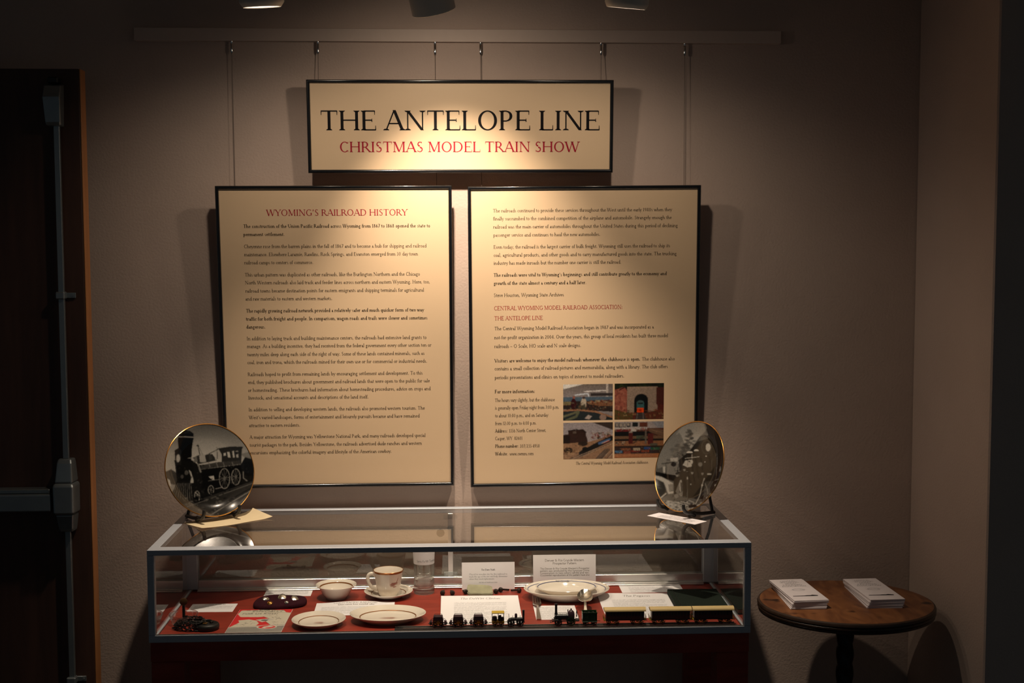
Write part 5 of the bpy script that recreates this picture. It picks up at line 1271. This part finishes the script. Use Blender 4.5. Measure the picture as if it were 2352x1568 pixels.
# ------------------------------------------------------------------ fork and spoon
t = thing('dinner_fork', 'silver fork lying left of the small printed card', 'fork', (0.2265, -0.300, ZD+.0016), rad(88.5))
# local x runs from the handle end to the tines
mb = MB()
def strip(mb, secs, th):
    vs = []; fs = []
    for (x, w, z) in secs: vs += [(x, -w, z), (x, w, z), (x, w*.8, z+th), (x, -w*.8, z+th)]
    for i in range(len(secs)-1):
        a = 4*i; b_ = a+4
        for k in range(4): k2 = (k+1) % 4; fs.append((a+k, a+k2, b_+k2, b_+k))
    fs += [(3, 2, 1, 0), tuple(range(4*len(secs)-4, 4*len(secs)))]
    mb.add(vs, fs)
strip(mb, [(-.098, .0062, .0002), (-.088, .0068, .0008), (-.060, .0052, .0040), (-.020, .0034, .0068), (.010, .0030, .0070)], .0018)
mb.build('handle', M['silver'], t)
mb = MB(); strip(mb, [(.008, .0030, .0070), (.020, .0075, .0045), (.032, .0110, .0022), (.046, .0118, .0018)], .0018)
for k in range(4):
    y0 = -.0096+.0064*k
    vs = []; fs = []
    pts = [(.045, .0019), (.070, .0022), (.090, .0048), (.104, .0082)]
    for i, (x, z) in enumerate(pts):
        w = (.0021, .0018, .0015, .0008)[i]; vs += [(x, y0-w, z), (x, y0+w, z), (x, y0+w, z+.0017), (x, y0-w, z+.0017)]
    for i in range(3):
        for q in range(4): q2 = (q+1) % 4; fs.append((4*i+q, 4*i+q2, 4*i+4+q2, 4*i+4+q))
    fs += [(3, 2, 1, 0), (12, 13, 14, 15)]
    mb.add(vs, fs)
mb.build('tines', M['silver'], t)
t = thing('dinner_spoon', 'silver spoon with its bowl towards the big platter', 'spoon', mat4=Matrix.Translation((0.3545, -0.2950, ZD+.0318)) @ Matrix.Rotation(rad(85), 4, 'Z') @ Matrix.Rotation(rad(-17), 4, 'Y'))
mb = MB(); vs = []; fs = []; NR = 10; NS = 40
for lay in (0, 1):
    for i in range(NR+1):
        for k in range(NS):
            a = 2*PI*k/NS; q = i/NR
            X = .031*q*math.cos(a); Y = .0205*q*math.sin(a)*(1-.16*math.cos(a))
            z_ = .0085*q**2.2-(.0012 if lay == 0 else 0)
            vs.append((X, Y, z_-.0040))
    for i in range(NR):
        for k in range(NS):
            k2 = (k+1) % NS; b0 = lay*(NR+1)*NS+i*NS
            fs.append((b0+k, b0+k2, b0+NS+k2, b0+NS+k))
o_ = NR*NS; p_ = (NR+1)*NS+NR*NS
for k in range(NS): fs.append((o_+k, o_+(k+1) % NS, p_+(k+1) % NS, p_+k))
mb.add(vs, fs); mb.build('spoon_bowl', M['silver'], t)
mb = MB(); strip(mb, [(-.030, .0036, .0038), (-.040, .0030, .0078), (-.060, .0036, .0072), (-.082, .0052, .0040), (-.094, .0066, .0016), (-.102, .0054, .0006), (-.105, .0030, .0004)], .0018); mb.build('handle', M['silver'], t)

# ------------------------------------------------------------------ rule book
t = thing('rule_book', 'closed dark green cloth book at the right end of the case', 'book', (0.6660, -0.2760, ZD), rad(-1))
MB().box(-.066, .0665, -.098, .098, .0022, .0128, .001).build('page_block', M['book_pages'], t, smooth=0)
mb = MB(); mb.box(-.0695, .0680, -.1020, .1020, .0002, .0022, .0008); mb.box(-.0695, .0680, -.1020, .1020, .0128, .0150, .0008); mb.box(-.0700, -.0672, -.1020, .1020, .0010, .0142, .0008)
mb.build('cover', M['book'], t, smooth=0)
mb = MB(); mb.box(-.0585, -.0565, -.101, .101, .01495, .0152); mb.build('hinge_groove', M['black'], t, smooth=0)
# ------------------------------------------------------------------ model railway: track, engines, tenders, coaches
TA = -0.0075
TO = Vector((-0.1480, -0.4545, ZD))
tr = thing('model_track', 'straight length of black model railway track along the front of the case', 'track', TO, TA)
LT = 0.872
mb = MB()
mb.box(.000, LT, -.0125, .0125, .0002, .0012)
k = 0.003
while k < LT-.004: mb.box(k, k+.0034, -.0152, .0152, .0003, .0022); k += .0068
mb.build('tie_strip', M['track_tie'], tr, smooth=0)
for s in (-1, 1):
    x0 = 0.0 if s > 0 else 0.021
    MB().box(x0, LT, s*.0083-.0006, s*.0083+.0006, .0022, .0046).build('rail', M['track_rail'], tr, smooth=0)
ZR = .0048
def on_track(x):
    q = (x-TO.x)/math.cos(TA)
    return (x, TO.y+q*math.sin(TA), ZD+ZR)
def wheel_mb(x, r, s, y=.0083, spokes=8, mb=None, t_=.0016):
    mb = mb or MB()
    mt = Matrix.Translation((x, s*y, r)) @ Matrix.Rotation(PI/2, 4, 'X')
    mb.lathe([(r*.80, -t_), (r, -t_), (r, t_*.6), (r*1.06, t_*.6), (r*1.06, t_), (r*.80, t_)], 28, mt, close=True)
    mb.cyl((x, s*y-t_*1.1, r), (x, s*y+t_*1.1, r), r*.22, n=12)
    for i in range(spokes):
        a = 2*PI*i/spokes
        mb.tube([(x+r*.15*math.cos(a), s*y, r+r*.15*math.sin(a)), (x+r*.85*math.cos(a), s*y, r+r*.85*math.sin(a))], t_*.45, 5)
    return mb
def wheelset(x, r, parent, mat='loco_black', **k):
    mb = MB(); wheel_mb(x, r, -1, mb=mb, **k); wheel_mb(x, r, 1, mb=mb, **k); mb.cyl((x, -.0085, r), (x, .0085, r), .0011, n=8)
    return mb.build('wheelset', M[mat], parent)

# small stage coaches
def stage_coach(x, label):
    t = thing('stage_coach', label, 'model coach', on_track(x), TA, 'small black and yellow model coaches')
    for q in (-.0078, .0078): wheelset(q, .0062, t)
    mb = MB(); mb.box(-.0205, .0205, -.0088, -.0072, .0068, .0084); mb.box(-.0205, .0205, .0072, .0088, .0068, .0084)
    for s in (-1, 1):
        mb.box(s*.0205-.0008, s*.0205+.0008, -.0088, .0088, .0062, .0090); mb.box(*sorted((s*.0150, s*.0235)), -.0080, .0080, .0084, .0096)
        mb.tube([(s*.0210, 0, .0072), (s*.0262, 0, .0072)], .0007, 6)
    mb.build('underframe', M['loco_black'], t, smooth=0)
    body = [(-.0105, .0100), (-.0085, .0080), (.0085, .0080), (.0105, .0100), (.0128, .0150), (.0122, .0185), (-.0122, .0185), (-.0128, .0150)]
    MB().prism(body, -.0098, .0098, 'y').build('body', M['loco_yellow'], t, smooth=0)
    mb = MB()
    for s in (-1, 1): 
        mb.prism([(-.0133, .0142), (-.0118, .0112), (-.0050, .0112), (-.0050, .0142)], s*.0100-.0004, s*.0100+.0004, 'y'); mb.prism([(.0050, .0142), (.0050, .0112), (.0118, .0112), (.0133, .0142)], s*.0100-.0004, s*.0100+.0004, 'y')
        mb.box(-.0128, .0128, s*.0101-.0005, s*.0101+.0005, .0176, .0200); mb.box(-.0135, .0135, s*.0101-.0005, s*.0101+.0005, .0142, .0152)
        for q in (-.0120, -.0045, .0045, .0120): mb.box(q-.0012, q+.0012, s*.0101-.0005, s*.0101+.0005, .0150, .0200)
    mb.build('trim', M['plum'], t, smooth=0)
    mb = MB(); mb.prism([(-.0128, .0190), (-.0118, .0260), (-.0100, .0275), (.0100, .0275), (.0118, .0260), (.0128, .0190)], -.0104, .0104, 'y'); mb.build('roof', M['plum'], t, smooth=0)
    mb = MB()
    for s in (-1, 1): mb.tube([(-.0100, s*.0094, .0275), (-.0092, s*.0094, .0300), (.0092, s*.0094, .0300), (.0100, s*.0094, .0275)], .0005, 5)
    for q in (-.0092, .0092): mb.tube([(q, -.0094, .0300), (q, .0094, .0300)], .0005, 5)
    mb.build('roof_rail', M['loco_black'], t, smooth=0)
    for s in (-1, 1):
        mb = MB(); x0, x1 = sorted((s*.0150, s*.0215)); mb.box(x0, x1, -.0075, .0075, .0120, .0135)
        mb.tube([(s*.0125, -.006, .0195), (s*.0170, -.006, .0180), (s*.0205, -.006, .0135)], .0006, 5); mb.tube([(s*.0125, .006, .0195), (s*.0170, .006, .0180), (s*.0205, .006, .0135)], .0006, 5)
        for q in (-.006, .006): mb.tube([(s*.0205, q, .0134), (s*.0205, q, .0095)], .0006, 5)
        mb.build('end_seat', M['plum'], t, smooth=0)
stage_coach(-0.0375, 'leftmost of the three small black and yellow model coaches')
stage_coach(0.0135, 'middle one of the three small black and yellow model coaches')
stage_coach(0.0650, 'small black and yellow model coach coupled to the yellow topped tender')
# tender with canopy
t = thing('model_tender', 'tiny tender with a yellow canopy over black barrels', 'model tender', on_track(0.1150), TA)
for q in (-.0075, .0075): wheelset(q, .0064, t)
mb = MB(); mb.box(-.0155, .0155, -.0092, .0092, .0090, .0118, .0004); mb.box(-.0160, .0160, -.0096, -.0086, .0078, .0140); mb.box(-.0160, .0160, .0086, .0096, .0078, .0140)
mb.build('frame', M['loco_yellow'], t, smooth=0)
MB().box(-.0160, .0158, -.0110, .0110, .0340, .0362, .0006).build('canopy', M['loco_yellow'], t, smooth=0)
mb = MB()
for q in (-.0148, .0005, .0146):
    for s in (-1, 1): mb.tube([(q, s*.0085, .0118), (q, s*.0085, .0342)], .0007, 6)
mb.build('posts', M['loco_black'], t, smooth=0)
for (x_, r_b, h_b) in ((-.0085, .0062, .0125), (.0050, .0040, .0150), (.0112, .0036, .0105)):
    mb = MB(); mb.lathe([(0, 0), (r_b*.82, 0), (r_b, h_b*.3), (r_b, h_b*.7), (r_b*.82, h_b), (0, h_b)], 20, Matrix.Translation((x_, 0, .0120))); mb.build('barrel', M['plum'], t)
MB().tube([(-.0160, 0, .0085), (-.0235, 0, .0080)], .0007, 6).build('coupling', M['loco_black'], t, smooth=0)
# early engine
t = thing('model_locomotive', 'small black early steam engine with a tall chimney at its right end', 'model locomotive', on_track(0.1600), TA)
for q in (-.0118, .0108): wheelset(q, .0086, t, spokes=10)
mb = MB()
for s in (-1, 1): mb.box(-.0205, .0225, s*.0068-.0007, s*.0068+.0007, .0098, .0116)
mb.box(-.0215, -.0195, -.0075, .0075, .0085, .0125); mb.box(.0205, .0225, -.0075, .0075, .0090, .0125); mb.build('frame', M['loco_black'], t, smooth=0)
mb = MB(); mb.cyl((-.0135, 0, .0165), (.0175, 0, .0165), .0046, n=20); mb.build('boiler', M['loco_black'], t)
mb = MB(); mb.lathe([(.0026, .0085), (.0026, .0260), (.0030, .0265), (.0030, .0395), (.0027, .0400), (.0022, .0395), (0, .0390)], 20, Matrix.Translation((.0200, 0, 0))); mb.build('chimney', M['loco_black'], t)
mb = MB(); mb.lathe([(.0030, 0), (.0034, .003), (.0034, .009), (.0022, .0115), (0, .012)], 18, Matrix.Translation((.0008, 0, .0195))); mb.build('dome', M['plum'], t)
mb = MB(); mb.box(-.0185, -.0120, -.0050, .0050, .0116, .0180, .0006); mb.tube([(-.0165, .003, .0180), (-.0175, .003, .0300)], .0007, 6); mb.tube([(-.0080, 0, .0205), (-.0070, 0, .0260)], .0006, 6); mb.tube([(.0110, 0, .0205), (.0115, 0, .0260)], .0006, 6)
mb.tube([(-.0200, -.0060, .0110), (-.0110, -.0082, .0150), (.0080, -.0082, .0180), (.0165, -.0070, .0200)], .0007, 6); mb.build('fittings', M['loco_black'], t, smooth=0)
MB().tube([(-.0210, 0, .0100), (-.0285, 0, .0095)], .0007, 6).build('coupling', M['loco_black'], t, smooth=0)

# larger engine
t = thing('model_locomotive', 'black model steam engine with a flared stack at left, coupled to the green tender', 'model locomotive', on_track(0.2880), TA)
wheelset(-.0195, .0092, t, spokes=10); wheelset(.0130, .0105, t, spokes=12, mat='loco_green')
mb = MB()
for s in (-1, 1): mb.box(-.0330, .0330, s*.0066-.0008, s*.0066+.0008, .0105, .0130)
mb.box(-.0345, -.0325, -.0100, .0100, .0100, .0140); mb.box(.0250, .0345, -.0100, .0100, .0120, .0138); mb.tube([(-.0340, -.006, .0105), (-.0395, -.006, .0085)], .0008, 6); mb.tube([(-.0340, .006, .0105), (-.0395, .006, .0085)], .0008, 6); mb.tube([(-.0395, -.008, .0085), (-.0395, .008, .0085)], .0009, 6)
mb.build('frame', M['loco_black'], t, smooth=0)
mb = MB(); mb.cyl((-.0270, 0, .0215), (.0105, 0, .0215), .0066, n=24); mb.cyl((-.0285, 0, .0215), (-.0270, 0, .0215), .0070, n=24)
for q in (-.0180, -.0080, .0020): mb.cyl((q-.0006, 0, .0215), (q+.0006, 0, .0215), .0069, n=24)
mb.build('boiler', M['loco_black'], t)
mb = MB(); mb.lathe([(.0046, .0270), (.0036, .0310), (.0031, .0340), (.0031, .0490), (.0038, .0520), (.0044, .0530), (.0044, .0548), (.0036, .0552), (.0030, .0545), (0, .0540)], 24, Matrix.Translation((-.0245, 0, 0))); mb.build('chimney', M['loco_black'], t)
mb = MB(); mb.lathe([(.0085, .0120), (.0090, .0200), (.0090, .0275), (.0078, .0335), (.0050, .0370), (.0024, .0382), (.0016, .0400), (.0022, .0412), (.0012, .0424), (0, .0426)], 28, Matrix.Translation((.0140, 0, 0))); mb.build('firebox_dome', M['plum'], t)
mb = MB(); mb.lathe([(.0012, 0), (.0012, .010), (.0020, .0115), (.0012, .0145), (.0016, .0165), (0, .0175)], 14, Matrix.Translation((.0285, 0, .0205))); mb.lathe([(.0010, 0), (.0010, .008), (.0017, .0095), (0, .012)], 14, Matrix.Translation((.0060, .003, .0280)))
for s in (-1, 1):
    mb.tube([(-.0250, s*.0080, .0290), (.0040, s*.0080, .0290)], .0004, 5)
    for q in (-.0245, -.0130, .0035): mb.tube([(q, s*.0078, .0215), (q, s*.0080, .0290)], .0004, 5)
    mb.tube([(.0260, s*.0092, .0138), (.0260, s*.0092, .0280), (.0335, s*.0092, .0280), (.0335, s*.0092, .0138)], .0004, 5)
    mb.cyl((-.0300, s*.0105, .0145), (-.0200, s*.0105, .0145), .0030, n=14); mb.tube([(-.0200, s*.0105, .0145), (.0130, s*.0105, .0105)], .0007, 6)
mb.build('fittings', M['loco_black'], t, smooth=0)
# green tender
t = thing('model_tender', 'square dark green model tender behind the flared stack engine', 'model tender', on_track(0.3490), TA)
for q in (-.0105, .0105): wheelset(q, .0068, t)
mb = MB()
for (a, b_, c_, d_) in ((-.0185, .0185, -.0122, -.0112), (-.0185, .0185, .0112, .0122), (-.0185, -.0175, -.0112, .0112), (.0175, .0185, -.0112, .0112)): mb.box(a, b_, c_, d_, .0110, .0335)
mb.box(-.0192, .0192, -.0128, .0128, .0090, .0110, .0004); mb.box(-.0174, .0174, -.0111, .0111, .0270, .0280); mb.box(-.0195, .0195, -.0130, -.0121, .0325, .0342); mb.box(-.0195, .0195, .0121, .0130, .0325, .0342)
for q in (-.012, -.004, .004, .012): mb.box(q-.0005, q+.0005, -.0128, -.0121, .0112, .0326)
mb.build('tank', M['loco_green'], t, smooth=0)
mb = MB(); rn = random.Random(2)
for i in range(34): mb.ball((rn.uniform(-.014, .014), rn.uniform(-.009, .009), .0292+rn.uniform(0, .0015)), rn.uniform(.0012, .0022), n=6, m_=4)
fo = mb.build('fuel_load', M['loco_black'], t, smooth=0); fo['kind'] = 'stuff'
MB().tube([(.0192, 0, .0095), (.0275, 0, .0090)], .0008, 6).build('coupling', M['loco_black'], t, smooth=0)
# long tan-roofed coaches
def long_coach(x, label):
    t = thing('passenger_coach', label, 'model coach', on_track(x), TA, 'long maroon model coaches')
    H_ = .0525
    for cx in (-.0310, .0310):
        b_ = thing('truck', None, None); b_.parent = t
        for k in ('label', 'category'): 
            if k in b_: del b_[k]
        b_.location = (cx, 0, 0)
        mb = MB()
        for s in (-1, 1): mb.tube([(-.0180, s*.0104, .0095), (-.0120, s*.0104, .0088), (-.0060, s*.0104, .0052), (.0060, s*.0104, .0052), (.0120, s*.0104, .0088), (.0180, s*.0104, .0095)], .0008, 6)
        mb.box(-.0020, .0020, -.0100, .0100, .0070, .0105); mb.build('side_frame', M['loco_yellow'], b_, smooth=0)
        for q in (-.0100, .0100): wheelset(q, .0056, b_)
    MB().box(-.0500, .0500, -.0112, .0112, .0120, .0142, .0004).build('underframe', M['loco_black'], t, smooth=0)
    MB().box(-.0490, .0490, -.0116, .0116, .0142, .0365, .0006).build('body', M['coach_dark'], t, smooth=0)
    mb = MB()
    for s in (-1, 1):
        for i in range(12):
            q = -.0440+.0080*i; mb.box(q-.0026, q+.0026, s*.0118-.0003, s*.0118+.0001, .0240, .0335)
    mb.build('windows', M['loco_black'], t, smooth=0)
    arc_ = [(-.0130, .0358)]+[(-.0128*math.cos(PI*i/14), .0370+.0065*math.sin(PI*i/14)) for i in range(15)]+[(.0130, .0358)]
    MB().prism(arc_, -.0535, .0535, 'x').build('roof', M['coach_roof'], t, smooth=50)
    for s in (-1, 1):
        mb = MB(); x0, x1 = sorted((s*.0500, s*.0545)); mb.box(x0, x1, -.0110, .0110, .0112, .0126)
        for q in (-.0105, -.0050, .0050, .0105): mb.tube([(s*.0540, q, .0126), (s*.0540, q, .0235)], .0005, 5)
        for a, b2 in ((-.0105, -.0050), (.0050, .0105)): mb.tube([(s*.0540, a, .0232), (s*.0540, b2, .0232)], .0005, 5)
        mb.build('end_platform', M['loco_yellow'], t, smooth=0)
    MB().tube([(.0500, 0, .0095), (.0585, 0, .0090)], .0008, 6).build('coupling', M['loco_black'], t, smooth=0)
long_coach(0.4395, 'long maroon model coach with a tan roof, coupled to the green tender')
long_coach(0.5570, 'long maroon model coach with a tan roof, middle of the three')
long_coach(0.6665, 'long maroon model coach with a tan roof, at the far right end of the track')

# ------------------------------------------------------------------ round table and the two stacks of leaflets
TX, TY, TZ = 1.0720, -0.2730, 0.7750
t = thing('side_table', 'small round scorched wood table on a black twisted pedestal, right of the case', 'table', (TX, TY, 0))
SY = .92; RT = .2385
MB().lathe([(0, TZ), (RT-.012, TZ), (RT-.007, TZ-.0008), (RT-.008, TZ-.010), (0, TZ-.010)], 96, sy=SY).build('tabletop', M['table_top'], t)
mb = MB(); mb.lathe([(RT-.0068, TZ-.0009), (RT-.002, TZ-.003), (RT, TZ-.007), (RT, TZ-.0105), (RT-.0035, TZ-.012), (RT-.0005, TZ-.0145), (RT-.0005, TZ-.019), (RT-.0045, TZ-.0205), (RT-.002, TZ-.023), (RT-.003, TZ-.028), (RT-.009, TZ-.031), (0, TZ-.031), (0, TZ-.0105), (RT-.0078, TZ-.0105)], 96, sy=SY)
mb.build('edge_moulding', M['table_edge'], t)
mb = MB(); vs = []; fs = []; NZ = 150; NS = 24; z0_, z1_ = .060, TZ-.0315
for i in range(NZ+1):
    z_ = z0_+(z1_-z0_)*i/NZ
    for k in range(NS):
        a = 2*PI*k/NS; r = .0195+.0048*abs(math.sin(1.0*a+z_*58))**.8
        vs.append((r*math.cos(a), r*math.sin(a), z_))
for i in range(NZ):
    for k in range(NS): fs.append((i*NS+k, i*NS+(k+1) % NS, (i+1)*NS+(k+1) % NS, (i+1)*NS+k))
fs += [tuple(reversed(range(NS))), tuple(range(NZ*NS, (NZ+1)*NS))]
mb.add(vs, fs).build('pedestal', M['black_iron'], t, smooth=60)
MB().lathe([(0, .0010), (.170, .0010), (.172, .006), (.160, .014), (.06, .030), (.034, .060), (0, .0605)], 48).build('base', M['black_iron'], t)
def leaflet_stack(side, x, y, rot, seed, spin):
    rn = random.Random(seed)
    N_ = 15; th = .00155
    for i in range(N_):
        topmost = i == N_-1
        nm = 'leaflet'
        lab = ('top leaflet of the %s stack on the round table, printed with the club title' if topmost else 'white folded leaflet below the top one in the %s stack') % side
        a = rot+spin*(i-N_/2)+rn.uniform(-.012, .012)
        mt = Matrix.Translation((x+rn.uniform(-.0016, .0016), y+rn.uniform(-.0018, .0018), TZ+.0002+i*(th+.00006))) @ Matrix.Rotation(a, 4, 'Z')
        w, d = .0950, .2150
        mb = MB(); mb.box(-w/2, w/2, -d/2, d/2, 0, th*.42); mb.box(-w/2+.0004, w/2-.0006, -d/2+.0004, d/2-.0004, th*.42, th*.58); mb.box(-w/2, w/2, -d/2, d/2, th*.58, th)
        lf = mb.build(nm, M['leaflet'], None, smooth=0); lf.matrix_world = mt
        tag(lf, lab, 'leaflet', side+' stack of leaflets')
        if topmost:
            L_ = Lettering(lambda u, v: (u, v, th+.0001))
            for k, (tx, hw) in enumerate((('CENTRAL', .022), ('WYOMING', .027), ('MODEL', .017), ('RAILROAD', .028), ('ASSOCIATION', .0345))): L_.line(-hw, hw, .083-.0135*k, tx, .0128, sans=True, bold=True, T=.12)
            L_.build('title_lettering', M['ink_black'], lf)
            L_ = Lettering(lambda u, v: (u, v, th+.0001)); L_.ring(0, -.003, .0170, .0130, .0011); L_.ring(0, -.003, .0130, .0085, .0008)
            L_.poly([(-.024, -.0035), (-.012, -.0045), (-.012, -.0015)]); L_.poly([(.024, -.0035), (.012, -.0015), (.012, -.0045)]); L_.greek(-.010, .010, -.005, .004, rn)
            L_.build('oval_emblem', M['ink_grey'], lf)
            L_ = Lettering(lambda u, v: (u, v, th+.0001))
            L_.poly([(-.036, -.066), (.032, -.068), (.034, -.061), (.026, -.058), (.020, -.0555), (.014, -.059), (.004, -.0585), (-.004, -.0605), (-.036, -.0610)])
            L_.build('train_silhouette', M['ink_black'], lf)
leaflet_stack('left', 0.9490, -0.2430, rad(1.5), 3, .006)
leaflet_stack('right', 1.1570, -0.2450, rad(0.5), 4, .004)
bpy.context.view_layer.update()
